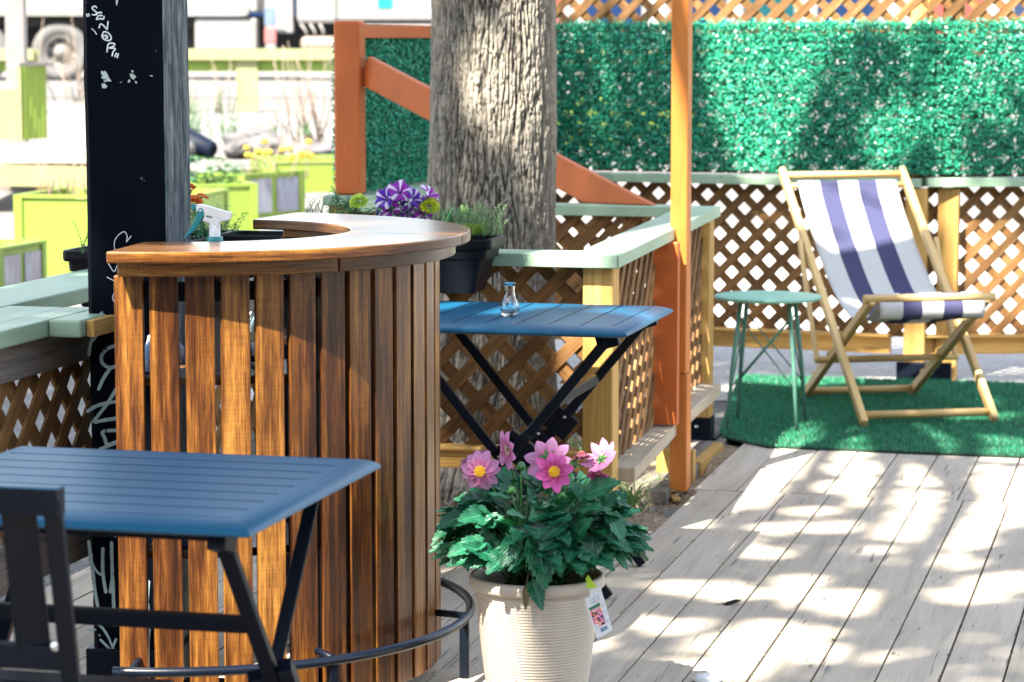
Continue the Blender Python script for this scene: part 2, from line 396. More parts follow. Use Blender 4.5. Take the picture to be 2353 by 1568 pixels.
def build_deck():
    mb = MB(uvw); rnd = random.Random(3)
    pitch, t = .1555, .04
    def board(u0, v0, v1, w=pitch - .006):
        r = (rnd.random(), rnd.random())
        mb.beam((u0 + pitch / 2 + rnd.uniform(-.001, .001), v0 + rnd.uniform(0, .004), -t / 2 - rnd.uniform(0, .0025)), (u0 + pitch / 2, v1 - .004, -t / 2 - rnd.uniform(0, .0025)), w, t, r=r)
    U0 = -1.655
    for k in range(-10, 34):
        u = U0 + k * pitch
        if k < -1: board(u, 2.2, 8.05)
        elif k == -1: board(u, 5.2, 8.55); board(u, 2.2, 5.2)
        else:
            cut = 7.77 if k >= 7 and k % 2 else (6.0 if k % 3 == 0 else (7.77 if k in (6,) else None))
            if cut: board(u, 2.2, cut); board(u, cut, 9.39)
            else: board(u, 2.2, 9.39)
            board(u - .022, 9.395, 12.62)
        for v in [2.5 + .405 * j for j in range(20)]:
            if k < 0 and v > 7.9: continue
            for q in (.032, .118):
                if rnd.random() < .55: mb.lathe([(.0034, .0008), (.003, .0012), (.0004, .0010)], (u + q + rnd.uniform(-.006, .006), v + rnd.uniform(-.012, .012), 0), 8, m=1)
    d = mb.build('deck', [M['deck'], M['oldtimber']], loc=uvw((0, 8, 0)), bevel=.004, seg=2)
    tag(d, kind='structure')
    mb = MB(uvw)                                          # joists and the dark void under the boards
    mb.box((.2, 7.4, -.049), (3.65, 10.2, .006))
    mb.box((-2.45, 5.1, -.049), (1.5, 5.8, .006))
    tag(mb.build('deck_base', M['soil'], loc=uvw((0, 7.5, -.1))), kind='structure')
    # crumbs and moss caught in the gaps
    P = []; 
    for _ in range(2600):
        k = random.randint(-8, 18); u = U0 + k * pitch + random.uniform(-.004, .004); v = random.choice([random.uniform(5, 9.4), 7 + random.gauss(0, .8)])
        if k < 0 and v > 8.0: continue
        P.append(uvw((u, v, random.uniform(-.01, .003))))
    P = np.array([tuple(p) for p in P]); n = len(P)
    V = leaf_quads(P, RNG.normal(size=(n, 3)) + [0, 0, 1.5], RNG.normal(size=(n, 3)), RNG.uniform(.004, .012, n), RNG.uniform(.003, .007, n))
    lm = leafmat('moss_crumbs', (.10, .13, .03), (.20, .15, .07), .9, 0)
    tag(np_mesh('moss', V, 4, lm, loc=tuple(uvw((0, 7, 0)))), 'green moss and crumbs caught in the deck gaps', 'moss', kind='stuff')
build_deck()

# ------------------------------------------------------------------ lattice
def clip_poly(poly, a, b, c):
    """keep a*x+b*y<=c"""
    out = []
    for i in range(len(poly)):
        p, q = poly[i], poly[(i + 1) % len(poly)]; dp = a * p[0] + b * p[1] - c; dq = a * q[0] + b * q[1] - c
        if dp <= 0: out.append(p)
        if (dp < 0 < dq) or (dq < 0 < dp): t = dp / (dp - dq); out.append((p[0] + (q[0] - p[0]) * t, p[1] + (q[1] - p[1]) * t))
    return out
def lattice(mb, o, e, z0, z1, pitch=.127, w=.041, t=.008, off=0.0, seed=0, skip=None):
    """crossed laths between o and e (deck frame uv), two layers; pitch is the diamond width"""
    rnd = random.Random(seed); A = uvw((o[0], o[1], 0)); B = uvw((e[0], e[1], 0)); d = B - A; L = d.length; d /= L
    n = Vector((d.y, -d.x, 0)); H = z1 - z0; h = w / math.sqrt(2)
    for layer, sg in ((0, 1), (1, -1)):
        k0 = int(-H / pitch) - 2; k1 = int((L + H) / pitch) + 2
        for k in range(k0, k1):
            x0 = k * pitch + off + (pitch * .5 if layer else 0) + rnd.uniform(-.004, .004)
            # strip centre line: x = x0 + sg*(z)
            if sg > 0: poly = [(x0 - h, 0), (x0 + h, 0), (x0 + h + H, H), (x0 - h + H, H)]
            else: poly = [(x0 - h, 0), (x0 + h, 0), (x0 + h - H, H), (x0 - h - H, H)]
            poly = clip_poly(poly, 1, 0, L); poly = clip_poly(poly, -1, 0, 0) if poly else poly
            if skip and poly:
                zc = skip(layer, k)
                if zc is not None: poly = clip_poly(poly, 0, -1, -zc)
            if len(poly) < 3: continue
            r = (rnd.random(), rnd.random()); s2 = math.sqrt(.5)
            pts = [A + d * p[0] + Vector((0, 0, z0 + p[1])) + n * (t * (0 if layer else 1.05)) for p in poly]
            uvs = [((p[0] * sg + p[1]) * s2 + r[0] * 9, (p[0] - sg * p[1]) * s2 + r[1] * 5) for p in poly]
            mb.extrude(pts, n * t, r=r, uvs=uvs)
CAPZ = .93; CT = .0417
def cap(mb, a, b, w=.153, z=CAPZ, cutL=0, cutR=0, m=0):
    mb.beam((a[0], a[1], z - CT / 2), (b[0], b[1], z - CT / 2), w, CT, m=m)

# ------------------------------------------------------------------ tree surround: front, side and rear rail
def tree_surround():
    t = thing('lattice_railing', 'sage capped cedar lattice railing boxing in the tree trunk beside the deck', 'railing', uvw((-2.6, 9.3, -.05)), -DA)
    # mitred cap of the front and side runs as flat prisms
    F0, F1 = (-2.868, 8.169), (-1.699, 8.169); W = .153; S1 = (-1.801, 10.668)
    def prism(name, pl):
        mb = MB(); mb.extrude([uvw((p[0], p[1], CAPZ - CT)) for p in pl], (0, 0, CT)); return mb.build(name, M['green'], t, bevel=.003)
    prism('cap_rail', [F0, (-1.699, 8.169), (-1.699 - W, 8.169 + W), (-2.868, 8.169 + W)])
    dx = S1[0] - F1[0]
    prism('cap_rail', [(-1.697, 8.171), S1, (S1[0] - W, S1[1]), (-1.697 - W, 8.171 + W)])
    prism('cap_rail', [(-1.957, 10.57), (-1.957, 10.57 + W), (-3.35, 10.60 + W), (-3.35, 10.60)])
    prism('cap_rail', [(-3.02, 10.96), (-3.02, 10.96 + W), (-3.57, 10.975 + W), (-3.57, 10.975)])
    # posts
    def post(c, z0, z1, m='pine', w=.0975, rz=0):
        mb = MB(uvw); mb.box((c[0], c[1], (z0 + z1) / 2), (w, w, z1 - z0), rz); return mb.build('post', M[m], t, bevel=.006)
    post((-1.772, 8.262), -.05, CAPZ - CT - .001)
    post((-1.870, 10.60), .075, CAPZ - CT - .001)
    post((-2.82, 8.25), -.05, CAPZ - CT - .001); post((-3.50, 11.05), -.05, CAPZ - CT - .001)
    # bolted post foot
    mb = MB(uvw); mb.box((-1.870, 10.60, .012), (.165, .17, .012)); mb.box((-1.870, 10.547, .05), (.112, .006, .085)); mb.box((-1.818, 10.60, .05), (.006, .10, .085)); mb.box((-1.922, 10.60, .05), (.006, .10, .085))
    f = mb.build('post_base', M['black_metal'], t, bevel=.003)
    mb = MB(uvw); mb.lathe([(0, .006), (.006, .006), (.008, 0)], (-1.87, 10.543, .055), 10, axis=uvw((0, -1, 0)))
    mb.build('bolt', M['steel'], f)
    # lattice sheets
    def skip(layer, k):
        return .36 if layer == 0 and k == 6 else None
    mb = MB(); lattice(mb, (-2.86, 8.285), (-1.822, 8.285), .29, CAPZ - CT, off=.02, seed=4); mb.build('lattice_panel', M['cedar'], t)
    mb = MB(); lattice(mb, (-1.77, 8.312), (-1.868, 10.55), .24, CAPZ - CT, off=.05, seed=5); mb.build('lattice_panel', M['cedar'], t)
    mb = MB(); lattice(mb, (-3.35, 10.66), (-1.92, 10.645), .20, CAPZ - CT, off=.03, seed=6); mb.build('lattice_panel', M['cedar'], t)
    # bottom rails
    mb = MB(uvw); mb.beam((-2.77, 8.245, .265), (-1.822, 8.245, .265), .04, .06); mb.beam((-2.77, 8.245, .30), (-1.822, 8.255, .30), .09, .012); mb.build('bottom_rail', M['pine'], t, bevel=.003)
    mb = MB(uvw); mb.beam((-1.735, 8.312, .22), (-1.80, 9.38, .213), .128, .045); mb.beam((-1.803, 9.44, .212), (-1.838, 10.56, .205), .128, .045); mb.build('bottom_rail', M['greypine'], t, bevel=.004)
    # bearer and blocking under the side run
    mb = MB(uvw); mb.beam((-1.83, 9.3, -.02), (-1.83, 10.9, -.02), .15, .05); mb.build('bearer', M['oldtimber'], t, bevel=.004)
    mb = MB(uvw); mb.box((-1.80, 9.72, .01), (.14, .05, .16)); mb.box((-1.765, 10.2, -.02), (.04, .5, .06)); mb.build('blocking', M['pine'], t, bevel=.004)
    # wide rust board fixed behind the tall post
    mb = MB(uvw); mb.box((-1.768, 9.30, .565), (.105, .04, .645)); mb.build('board', M['orange'], t, bevel=.004)
tree_surround()

def tall_post():
    mb = MB(uvw)
    mb.box((-1.729, 9.42, .20), (.062, .085, .42)); mb.box((-1.733, 9.422, .62 + .90), (.060, .085, 2.214))
    o = mb.build('timber_post', M['orange_worn'], None, loc=uvw((-1.73, 9.42, 0)), bevel=.004)
    tag(o, 'thin tall pale orange timber post at the railing beside the deck edge', 'post')
tall_post()

# ------------------------------------------------------------------ rust frame with the brace, hedge mat behind it
def brace_frame():
    t = thing('privacy_screen', 'rust orange timber screen frame with a diagonal brace behind the tree', 'screen', uvw((-3.47, 11.1, .93)), -DA)
    mb = MB(uvw); mb.box((-3.47, 11.06, .932 + .37), (.115, .105, .738), .05); mb.build('post', M['orange'], t, bevel=.012, seg=3)
    mb = MB(uvw); mb.beam((-3.455, 11.11, 1.625), (-3.46, 13.05, 1.625), .06, .058); mb.build('top_rail', M['orange'], t, bevel=.004)
    mb = MB(uvw)
    a, b = Vector((-3.405, 11.075, 1.462)), Vector((-2.14, 10.66, .90))
    A, B = uvw(a), uvw(b); d = (B - A).normalized(); n = d.cross(Vector((0, 0, 1))).normalized(); up = n.cross(d); h = .062; ln = (B - A).length
    dz = d.z; zc = .932
    def top(s): # point where the edge line offset s*up meets the rail top
        q = A + up * s; return q + d * ((zc - q.z) / dz)
    poly = [A - up * h, A + up * h, top(h), top(-h)]
    mb.extrude([p - n * .021 for p in poly], n * .042); mb.build('brace', M['orange'], t, bevel=.004)
    # low cap and lattice going back to the rear fence
    mb = MB(uvw); mb.beam((-3.44, 11.11 + .02, CAPZ - CT / 2 - .002), (-3.44, 13.2, CAPZ - CT / 2 - .002), .20, CT); mb.build('cap_rail', M['green'], t, bevel=.003)
    mb = MB(); lattice(mb, (-3.50, 11.12), (-3.50, 13.1), .935, 1.60, off=.05, seed=8); mb.build('lattice_panel', M['cedar'], t)
    mb = MB(); lattice(mb, (-3.50, 11.12), (-3.50, 13.1), .15, .885, off=.05, seed=9); mb.build('lattice_panel', M['cedar'], t)
brace_frame()

M['hedge'] = leafmat('plastic_boxwood', (.004, .098, .054), (.036, .46, .275), .34, .10, (1.0, 1.3, .8), .5)
def hedge_mat(label, a, b, z0, z1, side, n, thick=.045, holes=.0, rag=.012):
    A, B = uvw((a[0], a[1], 0)), uvw((b[0], b[1], 0)); d = B - A; L = d.length; d /= L; nn = Vector((d.y, -d.x, 0)) * side
    x = RNG.uniform(0, L, n); z = RNG.uniform(z0, z1, n); dep = RNG.beta(1.6, 1.6, n) * thick + .012
    z = z + RNG.normal(0, rag * .4, n)
    # tufts in a grid like the pressed plastic mats
    gx = np.round(x / .05) * .05 + RNG.normal(0, .004, n); gzz = np.round(z / .05) * .05
    keep = RNG.random(n) < .45; x = np.where(keep, x * .55 + gx * .45, x); z = np.where(keep, z * .55 + gzz * .45, z)
    P = np.array(A)[None] + x[:, None] * np.array(d) + dep[:, None] * np.array(nn); P[:, 2] = z
    nr = RNG.normal(size=(n, 3)) * .75 + np.array(nn) + np.array([0, 0, .35])
    V = leaf_quads(P, nr, RNG.normal(size=(n, 3)) + [0, 0, .3], RNG.uniform(.0105, .0185, n), RNG.uniform(.0075, .0125, n))
    o = np_mesh('hedge_mat', V, 4, M['hedge'], loc=tuple(uvw(((a[0] + b[0]) / 2, (a[1] + b[1]) / 2, z0))))
    return tag(o, label, 'artificial hedge', 'artificial hedge mats on the fences')
hedge_mat('long plastic boxwood hedge mat covering the rear fence behind the striped chair', (-3.4, 13.285), (-1.17, 13.02), .955, 1.675, 1, 114000)
hedge_mat('plastic boxwood hedge mat at the far end of the rear fence over the post pair', (-1.26, 13.01), (.1, 13.47), .955, 1.68, 1, 64000)
hedge_mat('plastic boxwood hedge mat under the rust top rail behind the tree', (-3.49, 11.13), (-3.49, 13.1), .94, 1.60, 1, 84000)
hedge_mat('plastic boxwood hedge mat edge peeping out past the rust corner post', (-3.512, 11.02), (-3.512, 13.1), .93, 1.60, -1, 16000, .018)

def rear_fence():
    t = thing('lattice_fence', 'tall cedar lattice fence with a sage cap behind the striped deck chair', 'fence', uvw((-1.2, 13.0, -.05)), -DA)
    a, c, e = (-3.55, 13.29), (-1.216, 13.02), (.25, 13.52)
    for i, (p, q) in enumerate(((a, c), (c, e))):
        mb = MB(uvw); cap(mb, p, q, .16, CAPZ + (.004 if i else 0)); mb.build('cap_rail', M['green'], t, bevel=.003)
        o2 = (p[0], p[1] + .04); q2 = (q[0], q[1] + .04)
        mb = MB(); lattice(mb, o2, q2, .16, CAPZ - CT, off=.03 + i * .05, seed=20 + i); mb.build('lattice_panel', M['cedar'], t)
        mb = MB(); lattice(mb, o2, q2, CAPZ + .006, 2.25, off=.06 + i * .03, seed=30 + i); mb.build('lattice_panel', M['cedar'], t)
        mb = MB(uvw); mb.beam((p[0], p[1] + .02, .125), (q[0] - (.15 if i == 0 else -.1), q[1] + .02, .125), .05, .085); mb.beam((p[0], p[1] - .01, .172), (q[0] - (.15 if i == 0 else -.1), q[1] - .01, .172), .09, .010)
        mb.build('bottom_rail', M['pine'], t, bevel=.003)
    for (u, v, m) in ((-1.245, 12.995, 'pine'), (-1.10, 13.07, 'pine'), (-3.45, 13.3, 'pine'), (-.02, 13.45, 'pine')):
        mb = MB(uvw); mb.box((u, v, .42), (.10, .10, .925)); mb.build('post', M[m], t, bevel=.006)
        mb = MB(uvw); mb.box((u, v + .11, 1.55), (.10, .10, 1.24)); mb.build('post', M[m], t, bevel=.006)
    mb = MB(uvw); mb.box((-1.19, 12.90, .005), (.26, .05, .11)); mb.build('post_base', M['black_metal'], t, bevel=.004)
rear_fence()

# ------------------------------------------------------------------ railing at the left, behind the black post
def left_railing():
    t = thing('deck_railing', 'sage capped railing with steep cedar lattice behind the black timber post', 'railing', uvw((-2.8, 6.9, -.05)), -DA)
    zc = CAPZ - CT / 2
    mb = MB(uvw); mb.beam((-2.985, 4.6, zc), (-2.985, 9.3, zc), .232, CT); mb.build('cap_rail', M['green'], t, bevel=.004)
    mb = MB(uvw); mb.beam((-2.79, 4.4, zc - .001), (-2.79, 6.262, zc - .001), .150, CT); mb.build('cap_rail', M['green'], t, bevel=.004)
    mb = MB(uvw); mb.beam((-2.670, 4.4, zc), (-2.670, 6.265, zc), .085, CT); mb.build('cap_rail', M['green'], t, bevel=.004)
    mb = MB(uvw); mb.beam((-2.584, 5.955, zc), (-2.584, 6.262, zc), .083, CT); mb.build('end_block', M['green'], t, bevel=.006)
    mb = MB(uvw); mb.beam((-2.530, 5.985, zc - .001), (-2.530, 6.255, zc - .001), .02, .040); mb.build('packing', M['pine'], t, bevel=.002)
    mb = MB(uvw); mb.beam((-2.68, 4.4, .842), (-2.68, 8.2, .842), .05, .088); mb.build('bearer', M['oldtimber'], t, bevel=.003)
    mb = MB(); lattice(mb, (-2.685, 4.5), (-2.685, 8.1), .40, .80, off=.02, seed=41); mb.build('lattice_panel', M['cedar'], t)
    mb = MB(uvw); mb.beam((-2.69, 4.4, .36), (-2.69, 8.2, .36), .09, .11); mb.build('bottom_rail', M['oldtimber'], t, bevel=.006)
    for v in (4.9, 8.15):
        mb = MB(uvw); mb.box((-2.75, v, .44), (.09, .09, .88)); mb.build('post', M['pine'], t, bevel=.005)
    for v in (6.4, 9.1):
        mb = MB(uvw); mb.box((-3.05, v, .44), (.09, .09, .88)); mb.build('post', M['pine'], t, bevel=.005)
left_railing()

# ------------------------------------------------------------------ black timber post with painted tags
def black_post():
    p0 = Vector((-1.036, 6.56, 0)); ang = R(-9); dx = Vector((math.cos(ang), math.sin(ang), 0)); dy = Vector((-dx.y, dx.x, 0))
    W = .197; c = p0 + dx * W / 2 + dy * W / 2
    t = thing('timber_post', 'thick black painted timber post with pale spray tags behind the round bar', 'post', c, ang)
    H = 2.5
    m, nt, b = mat('chipped_black_paint', (.002, .003, .006), .6, .04); tc = nd(nt, 'TexCoord')
    n = nd(nt, 'TexNoise', Scale=1.0, Detail=6.0, Roughness=.72); lk(nt, vscale(nt, tc.outputs['Object'], (26, 26, 9)), n.inputs['Vector'])
    k = ramp(nt, [(.715, (0, 0, 0)), (.735, (1, 1, 1))], n.outputs[0]).outputs[0]
    n2 = nd(nt, 'TexNoise', Scale=1.0, Detail=4.0); lk(nt, vscale(nt, tc.outputs['Object'], (90, 90, 70)), n2.inputs['Vector'])
    k2 = ramp(nt, [(.755, (0, 0, 0)), (.765, (1, 1, 1))], n2.outputs[0]).outputs[0]
    cc = mixc(nt, k, (.0012, .0028, .0065), (.16, .20, .22)); cc = mixc(nt, k2, cc, (.40, .44, .45)); lk(nt, cc, b.inputs['Base Color']); bump(nt, b, n.outputs[0], .15, .004)
    m2, nt, b = mat('peeling_grey_timber', (.2, .23, .25), .75, .2); tc = nd(nt, 'TexCoord')
    n = nd(nt, 'TexNoise', Scale=1.0, Detail=7.0, Roughness=.7, Distortion=.5); lk(nt, vscale(nt, tc.outputs['Object'], (34, 34, 7.5)), n.inputs['Vector'])
    cc = ramp(nt, [(.33, (.006, .016, .030)), (.44, (.025, .042, .058)), (.50, (.075, .095, .108)), (.59, (.125, .14, .148)), (.67, (.24, .24, .225))], n.outputs[0]).outputs[0]
    n2 = nd(nt, 'TexNoise', Scale=1.0, Detail=3.0); lk(nt, vscale(nt, tc.outputs['Object'], (120, 120, 7)), n2.inputs['Vector'])
    k = ramp(nt, [(.64, (0, 0, 0)), (.68, (1, 1, 1))], n2.outputs[0]).outputs[0]; cc = mixc(nt, k, cc, (.02, .03, .04)); lk(nt, cc, b.inputs['Base Color']); bump(nt, b, n.outputs[0], .5, .008)
    mb = MB(); r = W / 2
    rb = r + .048
    q = [c - dx * r - dy * r, c + dx * r - dy * r, c + dx * r + dy * rb, c - dx * r + dy * rb]
    prof = []
    nz = 60                                            # slightly waney sawn faces
    def off(z, k): return .003 * noise.noise((z * 2.2, k * 7.3, 0)) + .002 * noise.noise((z * 9, k * 3.1, 5))
    ch = .012
    ring = []
    for i in range(nz + 1):
        z = -.05 + H * i / nz; row = []
        for k in range(4):
            d0 = (q[k] - c).normalized(); e0 = (q[(k + 1) % 4] - q[k]).normalized(); e1 = (q[k - 1] - q[k]).normalized()
            o = d0 * off(z, k)
            row += [q[k] + e1 * ch + o, q[k] + e0 * ch + o]
        ring.append([Vector((p.x, p.y, z)) for p in row])
    b0 = 0
    for row in ring: mb.v += row
    for i in range(nz):
        for k in range(8):
            k2 = (k + 1) % 8
            # faces: 1-2 front edge face between corner0 and corner1
            mi = 1 if k in (3, 4) else 0
            mb.face((i * 8 + k, i * 8 + k2, (i + 1) * 8 + k2, (i + 1) * 8 + k), m=mi, sm=False)
    mb.face(tuple(nz * 8 + k for k in range(8)))
    mb.build('shaft', [m, m2], t)
    # tags: every stroke is a thin skin of paint on the face
    P0 = p0; n = -dy
    def strokes(name, lines, sx, sy, k, wid, mt, lift=.0045):
        mb = MB()
        for ln in lines:
            w = wid
            if isinstance(ln, tuple): w, ln = ln
            pts = [onplane((sx + x / k) * .9412, (sy + y / k) * .9412, P0 + n * lift, n) for x, y in ln]
            # smooth
            for _ in range(2):
                if len(pts) > 2:
                    new = [pts[0]]
                    for i in range(len(pts) - 1): new += [pts[i] * .75 + pts[i + 1] * .25, pts[i] * .25 + pts[i + 1] * .75]
                    new.append(pts[-1]); pts = new
            L = len(pts); left = []; right = []
            for i, p in enumerate(pts):
                tt = (pts[min(i + 1, L - 1)] - pts[max(i - 1, 0)]).normalized(); sd = tt.cross(n)
                ww = w * (1 + .18 * noise.noise(p * 60))
                left.append(p + sd * ww / 2); right.append(p - sd * ww / 2)
            # round ends
            poly = left[:]
            tt = (pts[-1] - pts[-2]).normalized(); poly.append(pts[-1] + tt * w * .45); poly += right[::-1]; tt = (pts[0] - pts[1]).normalized(); poly.append(pts[0] + tt * w * .45)
            b = len(mb.v)
            for i in range(L - 1): mb.quad([left[i], left[i + 1], right[i + 1], right[i]])
            mb.quad([left[-1], pts[-1] + (pts[-1] - pts[-2]).normalized() * w * .45, right[-1]]); mb.quad([right[0], pts[0] + (pts[0] - pts[1]).normalized() * w * .45, left[0]])
            lift += .00006; P_ = None
        o = mb.build(name, mt, t, fix=False); return o
    wm = paint('pale_spray_paint', (.62, .68, .70), .5, .08)
    tm = paint('worn_teal_spray_paint', (.30, .42, .45), .55, .2, ((.03, .045, .05), 45, .62))
    S = [[(540, 125), (520, 95), (475, 105), (470, 140), (515, 170), (545, 205), (520, 235), (470, 225)],
         [(385, 215), (395, 255)], [(420, 213), (422, 250)],
         [(620, 197), (555, 192), (540, 230)], [(625, 240), (560, 240), (535, 300)], [(655, 252), (645, 300), (595, 285), (535, 300)],
         [(575, 430), (600, 345), (700, 455)], [(700, 455), (714, 330)],
         [(650, 485), (612, 555), (655, 615), (740, 628), (770, 588), (742, 530), (700, 495), (655, 488)], [(625, 565), (668, 538), (706, 556), (702, 592), (675, 588), (676, 572)],
         [(697, 798), (705, 730), (716, 662), (822, 664), (805, 712), (728, 738)], [(728, 738), (845, 742), (790, 790), (775, 860)],
         [(842, 815), (818, 872)], [(872, 826), (852, 888)], (.0022, [(460, 440), (505, 475), (538, 530)])]
    strokes('graffiti', S, 150, 0, 6.271, .0034, wm)
    strokes('graffiti', [[(272, 245), (215, 380), (160, 540), (145, 655)], [(180, 520), (260, 400), (370, 318), (420, 380)], [(395, 565), (300, 600), (255, 680), (280, 750), (350, 782), (430, 750)], [(350, 782), (280, 880), (237, 985)],
                         [(420, 960), (330, 1110), (230, 1240), (175, 1305), (300, 1275), (420, 1260)], [(130, 1195), (230, 1130), (420, 1098)], [(420, 1375), (255, 1380), (300, 1450), (312, 1525), (420, 1480)], [(250, 1555), (420, 1490)]], 180, 700, 3.918, .0085, tm)
    strokes('graffiti', [[(138, 270), (155, 420), (175, 560), (190, 700), (225, 900), (238, 975)], (.006, [(155, 430), (200, 540), (250, 580)]), [(268, 335), (265, 450), (268, 580), (295, 740)], [(348, 280), (350, 450), (358, 600), (335, 740)], [(360, 600), (365, 800), (378, 1040)],
                         (.006, [(130, 1020), (190, 1013), (260, 1058), (320, 1150), (350, 1230), (395, 1310)]), (.005, [(122, 1082), (200, 1085)]), (.006, [(245, 1175), (310, 1240), (380, 1320)]), (.006, [(390, 1170), (345, 1280), (345, 1380), (385, 1450)]), [(368, 178), (385, 225)], (.004, [(235, 1130), (240, 1140)]),
                         [(690, 640), (672, 800), (690, 1000)], [(695, 1080), (680, 1200), (690, 1330)]], 180, 1250, 3.768, .0085, tm, .0048)
    strokes('graffiti', [[(800, 460), (792, 410), (810, 365), (865, 322), (888, 360), (880, 402)], [(880, 402), (914, 360)], [(755, 552), (795, 622), (812, 570)], [(745, 648), (812, 682)], [(812, 735), (775, 790), (812, 842)]], 0, 450, 2.851, .002, wm)
    # bare patches where a label was torn off
    bp = paint('bare_primer', (.42, .50, .50), .7, .25, ((.02, .03, .03), 90, .6))
    for poly in ([(604, 1092), (625, 1085), (645, 1105), (670, 1085), (700, 1130), (735, 1200), (768, 1250), (700, 1248), (650, 1262), (640, 1215), (615, 1200)], [(612, 1285), (660, 1280), (706, 1325), (680, 1355), (625, 1352)],
                 [(1070, 1075), (1105, 1085), (1100, 1115), (1075, 1110)], [(1045, 1130), (1110, 1135), (1145, 1180), (1100, 1225), (1060, 1190)], [(1025, 1220), (1060, 1225), (1040, 1270), (1015, 1262)], [(1120, 1240), (1160, 1255), (1150, 1290), (1130, 1270)], [(1350, 1155), (1400, 1160), (1395, 1175), (1355, 1168)], [(835, 0), (872, 0), (860, 50), (845, 95), (835, 60)], [(890, 1270), (935, 1245), (905, 1275)]):
        mb = MB(); mb.quad([onplane((150 + x / 6.271) * .9412, y / 6.271 * .9412, P0 + n * .0045, n) for x, y in poly]); mb.build('bare_patch', bp, t, fix=False)
    # bracket shoe at the foot
    mb = MB(); mb.box((0, .024, 0), (W + .03, W + .078, .10)); 
    for v in range(len(mb.v)): pv = mb.v[v]; mb.v[v] = c + dx * pv.x + dy * pv.y + Vector((0, 0, pv.z + .05))
    mb.build('shoe', M['black_metal'], t, bevel=.004)
black_post()
# ------------------------------------------------------------------ the tree
S_DIR = SUN_TO
S_A = Vector((S_DIR.y, -S_DIR.x, 0)).normalized(); S_B = S_DIR.cross(S_A).normalized()
def sun2(p): p = Vector(p); return (p.dot(S_A), p.dot(S_B))
LIT = []                                                  # places where the crown lets the sun through: (a, b, radius)
def lit(p, r): a, b = sun2(p); LIT.append((a, b, r))
def lit_px(X, Y, z, r): lit(at(X, Y, z), r)
def lit_line(P, Q, r, n):
    for i in range(n): lit(Vector(P).lerp(Vector(Q), i / max(1, n - 1)), r)
# the front of the round bar
BC = Vector((-.81, 6.77, 0))
for th in range(-112, -28, 6):
    for z in (.08, .28, .48, .68, .88, 1.0):
        if th < -92 and z < .6: continue
        lit(BC + Vector((.63 * math.cos(R(th)), .63 * math.sin(R(th)), z)), .10)
# railing: left end of the front cap, whole side cap, tall post, lath under the table, rear post
lit_line(at(1135, 588, CAPZ), at(1285, 598, CAPZ), .07, 4); lit_line(at(1450, 568, CAPZ), at(1500, 545, CAPZ), .10, 4); lit_line(at(1520, 535, CAPZ), at(1650, 480, CAPZ), .15, 12)
for Y in range(0, 640, 40): lit(aty(1568, Y, 9.5), .19)
for X, Y in ((1180, 800), (1230, 800), (1275, 800), (1200, 880), (1250, 860), (1160, 920), (1270, 870), (1270, 1040), (1230, 960)): lit(aty(X, Y, 8.35), .085)
for z in (.30, .45, .60): lit(uvw((-1.77, 9.28, z)), .20); lit(uvw((-1.86, 10.54, z + .05)), .18)
lit_line(uvw((-1.74, 8.75, .24)), uvw((-1.80, 10.5, .23)), .17, 9)
for X, Y, r in ((1500, 1140, .12), (1460, 1190, .05), (1540, 1120, .14), (1600, 1060, .15), (1490, 1170, .07)): lit_px(X, Y, 0, r)
# trunk
for X, Y in ((1180, 20), (1100, 40), (1230, 60), (1180, 90), (1230, 140), (1190, 170), (1240, 200), (1230, 260), (1250, 320), (1060, 40)): lit(aty(X, Y, 9.4), .075)
# hedge: slanting band, right end, low blotches; the lath above it
HA, HB = uvw((-3.4, 13.285, 0)), uvw((-1.216, 13.025, 0)); HC = uvw((.1, 13.47, 0))
def hedge_pt(X, Y):
    A, B = (HA, HB) if X < 2110 else (HB, HC); d = B - A; return onplane(X, Y, A, Vector((d.y, -d.x, 0)).normalized())
for X, Y, r in ((1690, 85, .10), (1760, 75, .12), (1830, 80, .11), (1690, 150, .11), (1760, 150, .13), (1830, 140, .11), (1710, 220, .12), (1780, 220, .12), (1830, 200, .08), (1730, 290, .11), (1790, 280, .10), (1760, 345, .10), (1745, 390, .08),
                (2230, 85, .10), (2310, 75, .11), (2345, 130, .10), (2260, 140, .08), (2050, 345, .06), (2085, 315, .05), (2180, 345, .05), (2270, 230, .06), (2200, 260, .04),
                (2230, 560, .07), (2280, 620, .08), (2240, 680, .06), (2330, 650, .08), (2320, 560, .05), (2215, 500, .05)): lit(hedge_pt(X, Y), r)
for X in range(1640, 2370, 55): lit(hedge_pt(X, 5), .08)
